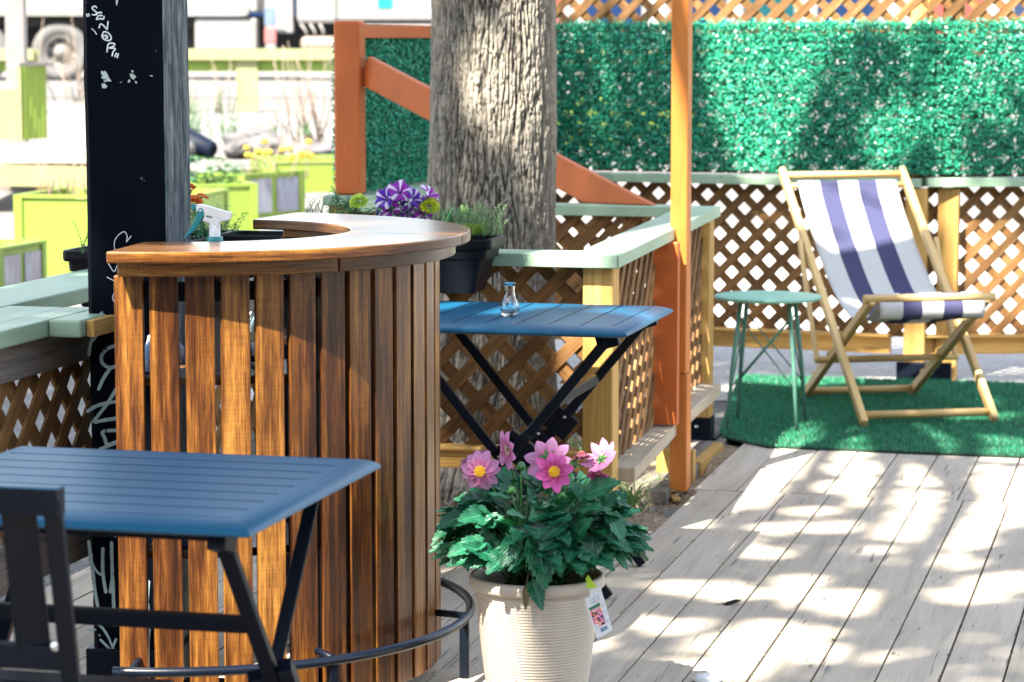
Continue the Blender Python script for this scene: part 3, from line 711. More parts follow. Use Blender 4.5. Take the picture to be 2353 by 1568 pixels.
# deck chair with soft mottling, stool, the mat's sunny strip and the deck in front of it
for X, Y, z, r in ((1860, 450, .9, .10), (1960, 440, .9, .09), (2060, 430, .9, .08), (1990, 520, .75, .09), (2040, 470, .85, .07), (1880, 640, .6, .09), (1960, 600, .65, .10), (2050, 600, .65, .09), (2100, 560, .7, .08), (1980, 680, .5, .10), (2080, 650, .55, .10), (2100, 700, .5, .10), (2010, 700, .5, .1), (2200, 690, .5, .10), (1830, 440, .95, .06), (2130, 480, .8, .07), (2160, 600, .6, .07), (1930, 760, .35, .08), (2250, 900, .1, .08), (1960, 860, .15, .06)):
    lit(aty(X, Y, 11.3 + z * .8), r)
for X, Y, r in ((1760, 668, .14), (1830, 675, .13), (1700, 672, .08)): lit(aty(X, Y, 11.0), r)
for X, Y, r in ((1800, 1010, .16), (1860, 1000, .16), (1930, 1000, .16), (2010, 1000, .16), (2090, 1020, .17), (2180, 1020, .17), (2270, 1035, .18), (2345, 1040, .18), (1990, 940, .10), (2100, 950, .09), (1900, 900, .08), (1720, 890, .08), (1850, 930, .06), (2200, 930, .12), (2260, 960, .12), (2120, 990, .08), (1690, 930, .05),
                (1770, 1090, .10), (1830, 1070, .10), (1900, 1060, .08), (1720, 1130, .06), (1990, 1075, .10), (2050, 1090, .15), (2140, 1090, .17), (2230, 1090, .17), (2320, 1100, .18), (1960, 1120, .10), (2080, 1150, .15), (2180, 1150, .16), (2280, 1150, .17), (2120, 1200, .14), (2210, 1200, .14), (2060, 1220, .10), (2180, 1240, .11), (2290, 1190, .10), (2150, 1290, .09), (2340, 1160, .14),
                (1690, 1160, .035), (1640, 1240, .05), (1700, 1250, .045), (1800, 1215, .06), (1870, 1175, .055), (1930, 1210, .05), (1980, 1260, .05), (1760, 1270, .05), (2230, 1365, .07), (2300, 1340, .07), (1840, 1330, .035),
                (1850, 1360, .06), (1900, 1375, .09), (1960, 1390, .08), (2030, 1370, .05), (1640, 1350, .05), (1690, 1365, .045), (1560, 1350, .05), (1760, 1445, .06), (1850, 1455, .05), (1650, 1480, .06), (1710, 1490, .055), (1800, 1500, .07), (1880, 1500, .07), (1960, 1510, .05), (1620, 1530, .05), (1560, 1440, .05), (1700, 1545, .06)): lit_px(X, Y, 0, r)
for X in range(1690, 2360, 70): lit_px(X + random.uniform(-30, 30), random.uniform(862, 880), 0, random.uniform(.10, .22))
# table in front, flower pot, leaves
for X, Y, r in ((1110, 1470, .05), (1120, 1530, .05), (1105, 1410, .04), (1080, 1250, .03), (1100, 1270, .03), (1130, 1190, .03)): lit(aty(X, Y, 6.22), r)
for X, Y, r in ((300, 570, .05), (450, 565, .03), (800, 515, .05), (640, 500, .06), (1040, 540, .04), (760, 535, .03)): lit_px(X, Y, 1.12, r)
for X, Y, r in ((1130, 510, .06), (1100, 520, .06)): lit(aty(X, Y, 8.3), r)
def the_tree():
    base = Vector((-.075, 9.80, -.05))
    t = thing('tree', 'thick grey furrowed tree trunk inside the lattice railing with a crown overhead', 'tree', base, 0)
    # trunk with real bark ridges
    NA, NZ = 420, 460; H = 2.3; V = np.zeros((NZ + 1, NA, 3)); hs = np.zeros((NZ + 1, NA))
    f = noise.noise
    for i in range(NZ + 1):
        z = H * i / NZ; r0 = .242 - .012 * z + .16 * math.exp(-z / .16); lean = Vector((.0, 0, 0))
        for j in range(NA):
            a = 2 * math.pi * j / NA; x, y = math.cos(a), math.sin(a)
            w = .55 * f((x * 2.2, y * 2.2, z * 1.8)); w2 = .25 * f((x * 6, y * 6, z * 5 + 9))
            px, py = x * 11 + w, y * 11 + w
            n1 = abs(f((px * 1.35 + w2, py * 1.35 + w2, z * 5.2))); n2 = abs(f((px * 2.6, py * 2.6, z * 12.0 + 40)))
            n3 = f((px * 7, py * 7, z * 26))
            fur = min(1, n1 / .20); fur2 = min(1, n2 / .16)
            crk = 1 - .5 * max(0, 1 - abs(f((px * 2.4, py * 2.4, z * 13 + 70))) / .06)
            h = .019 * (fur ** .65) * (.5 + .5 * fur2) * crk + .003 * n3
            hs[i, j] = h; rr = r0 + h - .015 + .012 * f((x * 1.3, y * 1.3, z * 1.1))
            V[i, j] = (base.x + x * rr + .012 * (z - 1), base.y + y * rr, base.z + z)
    me = bpy.data.meshes.new('trunk')
    idx = np.arange((NZ + 1) * NA).reshape(NZ + 1, NA)
    F = np.stack([idx[:-1, :], np.roll(idx, -1, 1)[:-1, :], np.roll(idx, -1, 1)[1:, :], idx[1:, :]], -1).reshape(-1, 4)
    me.vertices.add(V.shape[0] * NA); me.vertices.foreach_set('co', V.astype(np.float32).ravel())
    me.loops.add(len(F) * 4); me.loops.foreach_set('vertex_index', F.astype(np.int32).ravel())
    me.polygons.add(len(F)); me.polygons.foreach_set('loop_start', np.arange(0, len(F) * 4, 4, dtype=np.int32)); me.polygons.foreach_set('loop_total', np.full(len(F), 4, dtype=np.int32))
    me.polygons.foreach_set('use_smooth', np.ones(len(F), dtype=bool)); me.update(calc_edges=True)
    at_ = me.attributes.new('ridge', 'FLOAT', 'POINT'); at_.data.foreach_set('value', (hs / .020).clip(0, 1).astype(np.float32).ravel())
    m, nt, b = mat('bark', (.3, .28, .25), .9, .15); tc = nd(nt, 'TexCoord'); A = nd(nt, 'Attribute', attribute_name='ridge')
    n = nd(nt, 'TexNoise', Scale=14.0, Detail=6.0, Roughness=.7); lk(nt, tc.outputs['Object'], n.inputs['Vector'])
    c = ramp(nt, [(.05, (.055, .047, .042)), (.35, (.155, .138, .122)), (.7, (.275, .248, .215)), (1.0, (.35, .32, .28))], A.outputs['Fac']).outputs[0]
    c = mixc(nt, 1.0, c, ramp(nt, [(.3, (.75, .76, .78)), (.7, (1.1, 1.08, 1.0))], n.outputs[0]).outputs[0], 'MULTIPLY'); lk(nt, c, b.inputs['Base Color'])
    nb = nd(nt, 'TexNoise', Scale=1.0, Detail=5.0, Roughness=.7); lk(nt, vscale(nt, tc.outputs['Object'], (110, 110, 40)), nb.inputs['Vector']); bump(nt, b, nb.outputs[0], .8, .012)
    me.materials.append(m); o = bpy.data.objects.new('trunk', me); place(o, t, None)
    # limbs above the frame
    mb = MB(); rnd = random.Random(5); tips = []
    top = base + Vector((.02, 0, H - .02))
    mb.tube([top, top + Vector((0, 0, .9)), top + Vector((-.15, -.3, 1.9))], [.235, .215, .17], 16)
    J = top + Vector((-.1, -.2, 1.5))
    for k in range(11):
        tx, ty = rnd.uniform(-7.2, 1.2), rnd.uniform(-3.5, 7.5); end = Vector((tx, ty, rnd.uniform(8.0, 10.4)))
        mid = J.lerp(end, .45) + Vector((rnd.uniform(-.5, .5), rnd.uniform(-.5, .5), .9))
        pts = [J.lerp(mid, 0), J.lerp(mid, .5) + Vector((0, 0, .25)), mid, mid.lerp(end, .5) + Vector((0, 0, .2)), end]
        mb.tube(pts, [.11, .085, .06, .035, .012], 9); tips.append(pts)
        for q in range(7):
            s = mid.lerp(end, rnd.random()); e = s + Vector((rnd.uniform(-1, 1), rnd.uniform(-1, 1), rnd.uniform(-.2, .6)))
            mb.tube([s, s.lerp(e, .5) + Vector((0, 0, .08)), e], [.022, .015, .006], 6)
    mb.build('limbs', m, t)
    # leaf sprays, spread through the crown where they shade the patio
    ncl, per = 9400, 13
    sx = RNG.uniform(-3.6, 4.9, ncl); sy = RNG.uniform(3.3, 15.6, ncl); z = RNG.uniform(8.4, 11.4, ncl) - .12 * np.abs(sx)
    sv = sx * DS + sy * DC; su = sx * DC - sy * DS; okc = sv < np.where(su < -1.9, 14.4, 14.15); sx, sy, z = sx[okc], sy[okc], z[okc]; ncl = len(sx)
    k = z / S_DIR.z
    C = np.stack([sx + S_DIR.x * k, sy + S_DIR.y * k, z], 1)
    P = np.repeat(C, per, 0) + RNG.normal(size=(ncl * per, 3)) * [.16, .16, .10]
    a = P @ np.array(S_A); bb = P @ np.array(S_B); keep = np.ones(len(P), bool)
    for (la, lb, lr) in LIT: keep &= ((a - la) ** 2 + (bb - lb) ** 2) > (lr + .045) ** 2
    P = P[keep]; nn_ = len(P)
    V = leaf_quads(P, RNG.normal(size=(nn_, 3)) * .6 + [0, 0, 1], RNG.normal(size=(nn_, 3)), RNG.uniform(.10, .16, nn_), RNG.uniform(.06, .10, nn_))
    lm = leafmat('tree_leaves', (.035, .085, .02), (.07, .13, .03), .5, .3)
    np_mesh('crown', V, 4, lm, t)
the_tree()
# ------------------------------------------------------------------ round slatted bar
def barwood():
    m, nt, b = mat('bar_laminate', (.15, .06, .015), .30, .35); uv = uvn(nt); rv, rx, ry = rndnode(nt)
    def no(sc, det=4.0, ro=.6, di=0.0): n = nd(nt, 'TexNoise', Scale=1.0, Detail=det, Roughness=ro, Distortion=di); lk(nt, vscale(nt, uv, (*sc, 1)), n.inputs['Vector']); return n.outputs[0]
    def ma(op, a, c): n = nd(nt, 'Math', operation=op); lk(nt, a, n.inputs[0]); (lk(nt, c, n.inputs[1]) if hasattr(c, 'is_linked') else setattr(n.inputs[1], 'default_value', c)); return n.outputs[0]
    low, mid = no((.9, 8), 3.0), no((2.4, 55), 6.0, .72, .15)
    f = ma('ADD', ma('MULTIPLY', low, .50), ma('MULTIPLY', mid, .50)); f = ma('ADD', f, ma('MULTIPLY', ma('SUBTRACT', rx, .5), .10))
    c = ramp(nt, [(.37, (.018, .006, .0025)), (.455, (.066, .021, .0055)), (.52, (.165, .063, .012)), (.60, (.32, .145, .031))], f).outputs[0]
    c = mixc(nt, 1.0, c, ramp(nt, [(.36, (.45, .42, .40)), (.56, (1.08, 1.08, 1.08))], no((13, 330), 3.0, .65)).outputs[0], 'MULTIPLY')
    c = mixc(nt, 1.0, c, ramp(nt, [(.40, (.84, .84, .84)), (.52, (1, 1, 1))], no((240, 5), 2.0)).outputs[0], 'MULTIPLY')
    lk(nt, c, b.inputs['Base Color']); bump(nt, b, mid, .05, .002); return m
M['barwood'] = barwood(); M['baredge'] = M['barwood']
M['bartop'] = wood('bar_top_laminate', [(.06, .026, .012), (.14, .065, .026), (.25, .12, .045)], 1.2, 18, 200, .24, .05, .12, spec=.5, streak=.25, coat=.35)
def round_bar():
    t = thing('bar_counter', 'horseshoe shaped slatted wooden bar counter with a dark foot rail', 'bar', BC, 0)
    A0, A1 = R(-98.5), R(72.5)
    def P(r, a, z): return Vector((BC.x + r * math.cos(a), BC.y + r * math.sin(a), z))
    def ring(name, r0, r1, z0, z1, a0, a1, mats, n=72, bev=.003, grain=1):
        mb = MB(); aa = [a0 + (a1 - a0) * i / n for i in range(n + 1)]; rr = (random.random(), random.random())
        for i, a in enumerate(aa): mb.v += [P(r0, a, z0), P(r1, a, z0), P(r1, a, z1), P(r0, a, z1)]
        def tuv(a, r): 
            p = P(r, a, 0); return (p.x * .97 - p.y * .24, p.y * .97 + p.x * .24)
        for i in range(n):
            b, c = i * 4, i * 4 + 4; a, a2 = aa[i], aa[i + 1]
            mb.face((b + 3, b + 2, c + 2, c + 3), [tuv(a, r0), tuv(a, r1), tuv(a2, r1), tuv(a2, r0)], rr, 0)
            mb.face((b, c, c + 1, b + 1), [tuv(a, r0), tuv(a2, r0), tuv(a2, r1), tuv(a, r1)], rr, 0)
            mb.face((b + 1, c + 1, c + 2, b + 2), [(a * r1, z0), (a2 * r1, z0), (a2 * r1, z1), (a * r1, z1)], rr, 1)
            mb.face((b, b + 3, c + 3, c), [(a * r0, z0), (a * r0, z1), (a2 * r0, z1), (a2 * r0, z0)], rr, 1)
        mb.face((0, 1, 2, 3), [(0, z0), (r1 - r0, z0), (r1 - r0, z1), (0, z1)], rr, 1); e = n * 4
        mb.face((e + 3, e + 2, e + 1, e), [(0, z1), (.3, z1), (.3, z0), (0, z0)], rr, 1)
        return mb.build(name, mats, t, bevel=bev, seg=2, angle=50)
    seam = R(-13)
    ring('counter_top', .405, .706, 1.094, 1.12, A0, seam - .0016, [M['bartop'], M['baredge']])
    ring('counter_top', .405, .706, 1.094, 1.12, seam + .0016, A1, [M['bartop'], M['baredge']])
    ring('apron', .585, .668, 1.060, 1.0935, A0 + .02, R(-52.4), [M['bartop'], M['baredge']]); ring('apron', .585, .668, 1.060, 1.0935, R(-52.0), A1 - .02, [M['bartop'], M['baredge']])
    # slats: wood outside, black backing inside
    mb = MB(); n = 23; w = .0665
    for i in range(n):
        a = R(-96.1 + 7.47 * i); cr = P(.619, a, 0); ta = Vector((-math.sin(a), math.cos(a), 0)); ra = Vector((math.cos(a), math.sin(a), 0))
        r = (random.random(), random.random())
        p0 = cr + Vector((0, 0, .035)); p1 = cr + Vector((0, 0, 1.0595))
        off = [(-w / 2, .009), (w / 2, .009), (w / 2, -.009), (-w / 2, -.009)]
        mb.hexa([p0 + ta * i_ + ra * j for i_, j in off] + [p1 + ta * i_ + ra * j for i_, j in off], 1.03, 0, r)
        off = [(-w / 2 + .001, -.0095), (w / 2 - .001, -.0095), (w / 2 - .001, -.0145), (-w / 2 + .001, -.0145)]
        mb.hexa([p0 + ta * i_ + ra * j for i_, j in off] + [p1 + ta * i_ + ra * j for i_, j in off], 1.03, 1, r)
    mb.build('slat_panel', [M['barwood'], M['black_plastic']], t, bevel=.003, seg=2)
    # dark frame hoops and uprights behind the slats
    mb = MB()
    for z in (.09, .56, 1.02):
        pts = [P(.596, A0 + .03 + (A1 - A0 - .06) * i / 50, z) for i in range(51)]
        for i in range(50): mb.beam(pts[i], pts[i + 1], .012, .045)
    for a in (A0 + .05, A1 - .05, R(-50), R(10)):
        for r_ in (.572,): mb.beam(P(r_, a, .0), P(r_, a, 1.06), .03, .03, up=(math.cos(a), math.sin(a), 0))
    mb.build('frame', M['black_metal'], t, bevel=.002)
    for z in (.80, .395):
        ring('shelf', .34, .584, z, z + .020, A0 + .07, A1 - .07, [M['bartop'], M['baredge']], 48, .002)
    # foot rail with its legs and brackets
    mb = MB(); zz = .155
    pts = [P(.705, A0 + (A1 - A0) * i / 60, zz) for i in range(61)]
    mb.tube(pts, .0115, 14)
    fr = mb.build('foot_rail', M['rail_metal'], t)
    for deg in (-95, -56, -9, 30, 68):
        a = R(deg); mb = MB(); mb.tube([P(.61, a, zz + .01), P(.70, a, zz + .004)], .009, 8); mb.build('bracket', M['black_metal'], fr)
        mb = MB(); mb.beam(P(.699, a, 0), P(.699, a, zz - .008), .022, .022, up=(math.cos(a), math.sin(a), 0)); mb.build('leg', M['black_metal'], fr, bevel=.002)
round_bar()

def bar_things():
    # spray bottle standing on the upper shelf, trigger to the left
    c = Vector((-.709, 6.435, .8205)); top = 1.118
    t = thing('spray_bottle', 'clear trigger spray bottle with a white and teal head inside the bar', 'spray bottle', c, 0)
    mb = MB(); mb.lathe([(.004, 0), (.040, .003), (.042, .02), (.042, .19), (.034, .235), (.018, .268), (.016, .283)], c, 28)
    mp, nt, b = mat('clear_plastic', (.85, .92, .95), .12, .5); b.inputs['Transmission Weight'].default_value = .85
    mb.build('bottle_body', mp, t)
    teal = paint('teal_plastic', (.015, .22, .25), .35, .08); wh = paint('white_plastic', (.75, .76, .78), .38, .03)
    mb = MB(); z = top - c.z - .012
    prof = [(.0175, z), (.0195, z + .002), (.0195, z + .020), (.0175, z + .022), (.002, z + .022)]
    mb.lathe(prof, c, 36); mb.build('collar', teal, t)
    K = 1 / 8.71
    def q(X, Y, dy=0.0): p = aty((420 + X * K) * .9412, (440 + Y * K) * .9412, c.y); return Vector((p.x, c.y + dy, p.z))
    def slab(pl, half, mt, name, bev=.003):
        mb = MB(); mb.extrude([q(x, y, -half) for x, y in pl], (0, 2 * half, 0)); return mb.build(name, mt, t, bevel=bev, seg=3, angle=25)
    mb = MB(); mb.lathe([(.0135, z + .021), (.0135, z + .048), (.003, z + .048)], c, 28); mb.build('neck', wh, t)
    slab([(525, 515), (640, 510), (1170, 668), (1270, 680), (1245, 850), (1160, 872), (1040, 880), (1010, 930), (1030, 1010), (805, 1010), (815, 930), (640, 860), (700, 760), (560, 700), (520, 600)], .0125, wh, 'trigger_head', .004)
    for yy in (620, 690, 760):
        mb = MB(); mb.beam(q(720, yy - 60, -.0131), q(1150, yy + 60, -.0131), .0012, .0009); mb.build('rib', wh, t)
    slab([(400, 560), (440, 515), (530, 512), (520, 610), (515, 660), (395, 610)], .009, teal, 'nozzle', .003)
    slab([(560, 640), (590, 580), (650, 590), (700, 680), (690, 740), (600, 900), (480, 1080), (300, 1220), (235, 1250), (330, 1130), (430, 960), (510, 800)], .0142, teal, 'trigger', .003)
    mb = MB(); mb.lathe([(.0028, .0), (.0028, .001), (.0005, .0014)], q(618, 642, -.0143), 12, axis=(0, -1, 0)); mb.build('pivot', wh, t)
    mb = MB()
    mb.quad([q(738, 745, -.0129), q(868, 770, -.0129), q(862, 806, -.0129), q(750, 782, -.0129)])
    o = mb.build('printed_mark', paint('dark_green_print', (.01, .06, .04), .5), t, fix=False)
    mb = MB()
    for x in (770, 800, 832): mb.tube([q(x + 9 * math.cos(a), 775 + (x - 800) * .19 + 9 * math.sin(a), -.0131) for a in [i * .7 for i in range(8)]], .00028, 5)
    mb.build('lettering', wh, o)
    # things on the shelf glimpsed between the slats
    def P(r, deg, z): return Vector((BC.x + r * math.cos(R(deg)), BC.y + r * math.sin(R(deg)), z))
    mb = MB(); p = P(.50, -76, 0); mb.box((p.x, p.y, .8205 + .12), (.10, .06, .235), R(14)); mb.box((p.x, p.y - .0005, .8205 + .244), (.094, .054, .012), R(14))
    tag(mb.build('napkin_box', paint('white_card', (.70, .70, .70), .7), None, bevel=.004), 'tall white napkin box on the bar shelf behind the slats', 'box')
    mb = MB(); p = P(.49, -91, 0)
    mb.lathe([(.002, 0), (.035, .004), (.052, .03), (.048, .06), (.030, .085), (.012, .098), (.001, .10)], (p.x, p.y, .8205), 20)
    for k, v in enumerate(mb.v):
        f = noise.noise(v * 30) * .012; mb.v[k] = v + Vector((f, f * .7, 0))
    tag(mb.build('cloth', paint('blue_white_cloth', (.28, .40, .62), .8, .3, ((.75, .75, .78), 18, .52)), None), 'crumpled blue and white cloth on the bar shelf', 'cloth')
    gl, nt, b = mat('bottle_glass', (.9, .97, .98), .04, .5); b.inputs['Transmission Weight'].default_value = 1; b.inputs['IOR'].default_value = 1.45
    p = P(.47, -62, 0); mb = MB(); mb.lathe([(.002, 0), (.036, .002), (.038, .02), (.038, .10), (.030, .125), (.014, .15), (.013, .19), (.016, .192), (.016, .20), (.010, .20), (.009, .15), (.024, .12), (.033, .10), (.033, .02), (.002, .012)], (p.x, p.y, .8205), 24)
    tag(mb.build('glass_bottle', gl, None), 'small clear glass bottle on the bar shelf', 'bottle')
    p = P(.49, -47, 0); mb = MB(); mb.box((p.x, p.y, .8205 + .045), (.07, .06, .09), R(40)); mb.box((p.x, p.y, .8205 + .094), (.05, .045, .008), R(40))
    tag(mb.build('tin', paint('pale_tin', (.6, .6, .55), .35, .2), None, bevel=.005), 'squat pale tin on the bar shelf between the dark slats', 'tin')
    p = P(.48, -84, 0); mb = MB(); mb.box((p.x, p.y, .4155 + .03), (.16, .13, .058), R(10)); mb.box((p.x, p.y, .4155 + .063), (.164, .134, .008), R(10))
    tag(mb.build('storage_box', paint('blue_tub', (.02, .06, .30), .4), None, bevel=.004), 'low dark blue tub on the lower bar shelf', 'box')
bar_things()

# ------------------------------------------------------------------ folding metal tables
def folding_table(label, c, ang, LX, LY, ztop, group='blue grey folding tables on the deck', gaps=8):
    """slats along local x, crossed legs under both x ends"""
    t = thing('folding_table', label, 'table', c, ang, group)
    ca, sa = math.cos(ang), math.sin(ang); c = Vector(c)
    T = lambda p: Vector((c.x + p[0] * ca - p[1] * sa, c.y + p[0] * sa + p[1] * ca, c.z + p[2]))
    mb = MB(T); hx, hy = LX / 2, LY / 2
    prof = [(.030, -.030), (.004, -.024), (0, -.021), (.001, -.017), (.010, -.010), (.024, -.0045), (.040, -.001), (.048, 0), (.052, 0), (.052, -.010)]
    rings = []
    for ins, dz in prof:
        rings.append([T((sx * (hx - ins), sy * (hy - ins), ztop + dz)) for sx, sy in ((-1, -1), (1, -1), (1, 1), (-1, 1))])
    b = 0
    for rg in rings: mb.v += rg
    for i in range(len(rings) - 1):
        for k in range(4):
            # separate verts per side keep the mitres crisp
            k2 = (k + 1) % 4
            mb.quad([rings[i][k], rings[i][k2], rings[i + 1][k2], rings[i + 1][k]], sm=True)
    mb.v = mb.v; rm = len(rings) * 4
    iy = hy - .052; w = 2 * iy / gaps
    for k in range(gaps):
        y = -iy + w * (k + .5)
        mb.box((0, y, ztop - .0045), (2 * (hx - .0525), w - .0075, .009))
        if k: mb.box((0, y - w / 2, ztop - .0055), (2 * (hx - .053), .0074, .009), m=1)  # black filler strip stands in for the shade in each slat gap
    import bmesh
    o = mb.build('tabletop', [M['table_metal'], M['black_metal']], t, fix=False)
    bm = bmesh.new(); bm.from_mesh(o.data); bmesh.ops.delete(bm, geom=[v for v in bm.verts if not v.link_faces], context='VERTS')
    # weld each side strip for smooth shading
    bmesh.ops.remove_doubles(bm, verts=bm.verts, dist=1e-5); bmesh.ops.recalc_face_normals(bm, faces=bm.faces)
    for e in bm.edges:
        if len(e.link_faces) == 2 and e.calc_face_angle(0) > R(38): e.smooth = False
    bm.to_mesh(o.data); bm.free()
    mb = MB(T); 
    for x in (-hx + .10, 0, hx - .10): mb.box((x, 0, ztop - .0175), (.03, 2 * iy, .016))
    for y in (-iy + .02, iy - .02): mb.box((0, y, ztop - .034), (2 * (hx - .07), .022, .022))
    mb.build('under_frame', M['black_metal'], t, bevel=.002)
    zt = ztop - .045
    for sx in (-1, 1):
        x = sx * (hx - .075)
        for k, sy in enumerate((-1, 1)):
            xo = x - sx * .034 * k
            a = Vector((xo, sy * (hy - .075), zt)); e = Vector((xo, -sy * (hy - .07), 0.004))
            mb = MB(T)
            if k: mb.beam(a, e, .026, .036, up=(0, 1, 0))
            else:                                           # two overlapping bars held by the lock
                o_ = Vector((sx * .031, 0, 0)); mb.beam(a, a.lerp(e, .50), .027, .036, up=(0, 1, 0)); mb.beam(a.lerp(e, .36) + o_, e + o_, .027, .036, up=(0, 1, 0))
                mb.beam(a.lerp(e, .385), a.lerp(e, .465), .088, .030, up=(0, 1, 0))
            lg = mb.build('leg', M['black_metal'], t, bevel=.003)
            mb = MB(T); mb.beam((xo, sy * (hy - .10), zt - .006), (xo, sy * (hy - .04), zt + .013), .034, .045); mb.build('hinge', M['black_metal'], lg, bevel=.003)
            for f in ((.47,) if k else (.40, .58, .72)):
                q = a.lerp(e, f) + (Vector((sx * .031, 0, 0)) if not k and f > .5 else Vector((0, 0, 0))); nx = T((1 * sx, 0, 0)) - T((0, 0, 0))
                for s_ in (1, -1):
                    mb = MB(); mb.lathe([(.0085, 0), (.0075, .0035), (.003, .005), (0.0005, .005)], T((q.x + s_ * sx * .0137, q.y, q.z)), 12, axis=nx * s_); mb.build('bolt', M['steel'], lg)
        if sx > 0:
            a = Vector((x, -(hy - .075), zt)); e = Vector((x, hy - .07, .004)); q = a.lerp(e, .47)
            mb = MB(T); mb.beam(q + Vector((.004, .012, 0)), a.lerp(e, .57) + Vector((.004, .022, .01)), .040, .055, up=(0, 1, 0)); mb.build('latch', M['black_metal'], t, bevel=.008)
    q = Vector((0, -(hy - .075), zt)).lerp(Vector((0, hy - .07, .004)), .24)
    mb = MB(T); mb.beam((-(hx - .085), q.y, q.z), (hx - .085, q.y, q.z), .024, .030); mb.build('crossbar', M['black_metal'], t, bevel=.003)
    q = Vector((0, hy - .075, zt)).lerp(Vector((0, -(hy - .07), .004)), .75)
    mb = MB(T); mb.beam((-(hx - .11), q.y, q.z), (hx - .11, q.y, q.z), .020, .026); mb.build('crossbar', M['black_metal'], t, bevel=.003)
    return t
c1 = uvw(((-2.276 - 1.506) / 2, (4.224 + 4.985) / 2, 0)); folding_table('near dark blue slatted folding table beside the black chair', c1, -DA, .772, .762, .790)
c2 = uvw((-1.515 - .37, (7.365 + 8.07) / 2, 0)); folding_table('farther dark blue folding table with a small glass vase on it', c2, -DA + R(90), .705, .76, .790, gaps=7)

def vase():
    gl, nt, b = mat('vase_glass', (1, 1, 1), .01, .5); b.inputs['Transmission Weight'].default_value = 1; b.inputs['IOR'].default_value = 1.47
    p = at(1171, 727, .7902); mb = MB(); s = 1.0
    outer = [(.002, .0), (.019, .0), (.024, .006), (.0275, .020), (.0265, .034), (.021, .050), (.0165, .062), (.0150, .076), (.0160, .090), (.0185, .0955), (.0185, .0975)]
    inner = [(.0155, .0975), (.0130, .088), (.0125, .076), (.0140, .062), (.0185, .050), (.0238, .034), (.0248, .022), (.021, .011), (.010, .008), (.001, .008)]
    mb.lathe(outer + inner, p, 40)
    for i, v in enumerate(mb.v):                                       # soft moulded flutes in the bulb
        d = v - p; r = math.hypot(d.x, d.y); a = math.atan2(d.y, d.x)
        if .005 < d.z < .06 and i < 40 * 11: f = 1 + .035 * math.cos(9 * a) * math.sin((d.z - .005) / .055 * math.pi); mb.v[i] = Vector((p.x + d.x * f, p.y + d.y * f, v.z))
    o = mb.build('glass_vase', gl, None, loc=p); tag(o, 'small clear glass bud vase on the farther folding table', 'vase')
vase()

# ------------------------------------------------------------------ black chair at the near table
def black_chair():
    cz = uvw((-1.922, 3.90, 0)); t = thing('metal_chair', 'black metal slat back chair pulled up to the near folding table', 'chair', cz, -DA)
    T = lambda p: uvw((-1.922 + p[0], 3.88 + p[1], p[2]))
    w = .212
    def bk(x, z): return (x, .0 + (.91 - z) * .20, z - .020)          # back leans to the camera at the top
    for sx in (-1, 1):
        mb = MB(T); mb.beam(bk(sx * w, .46), bk(sx * w, .905), .028, .030, up=(0, 1, 0)); 
        b_ = Vector(bk(sx * w, .46)); mb.beam(b_, (sx * (w + .005), -.03, 0), .028, .030, up=(0, 1, 0)); mb.build('leg', M['black_metal'], t, bevel=.004)
        mb = MB(T); mb.beam((sx * w, .50, .44), (sx * (w + .005), .53, 0), .026, .028, up=(0, 1, 0)); mb.build('leg', M['black_metal'], t, bevel=.004)
        mb = MB(T); mb.beam((sx * w, .09, .448), (sx * w, .52, .448), .026, .03); mb.build('seat_rail', M['black_metal'], t, bevel=.003)
    mb = MB(T); mb.beam(bk(-w - .014, .897), bk(w + .014, .897), .034, .042); mb.beam(Vector(bk(-w - .014, .897)) + Vector((0, 0, .0225)), Vector(bk(w + .014, .897)) + Vector((0, 0, .0225)), .034, .003, m=1); mb.build('top_rail', [M['black_metal'], M['table_metal']], t, bevel=.0012)  # thin blue slab paints the sky-lit look onto the rail's top
    mb = MB(T); mb.beam(bk(-w, .635), bk(w, .635), .026, .04); mb.build('lower_rail', M['black_metal'], t, bevel=.003)
    for x in (-.1525, -.05, .05, .1525):
        mb = MB(T); ww = .056
        mb.beam(bk(x, .645), bk(x, .88), ww, .012, up=(0, 1, 0)); mb.build('back_slat', M['black_metal'], t, bevel=.003)
    for k in range(5):
        mb = MB(T); mb.beam((-w, .12 + k * .088, .468), (w, .12 + k * .088, .468), .078, .012); mb.build('seat_slat', M['black_metal'], t, bevel=.003)
    mb = MB(T); mb.lathe([(.011, 0), (.011, .006), (.006, .010), (.001, .010)], bk(w - .018, .655), 14, axis=uvw((0, -1, .5))); mb.build('bolt', M['steel'], t)
black_chair()

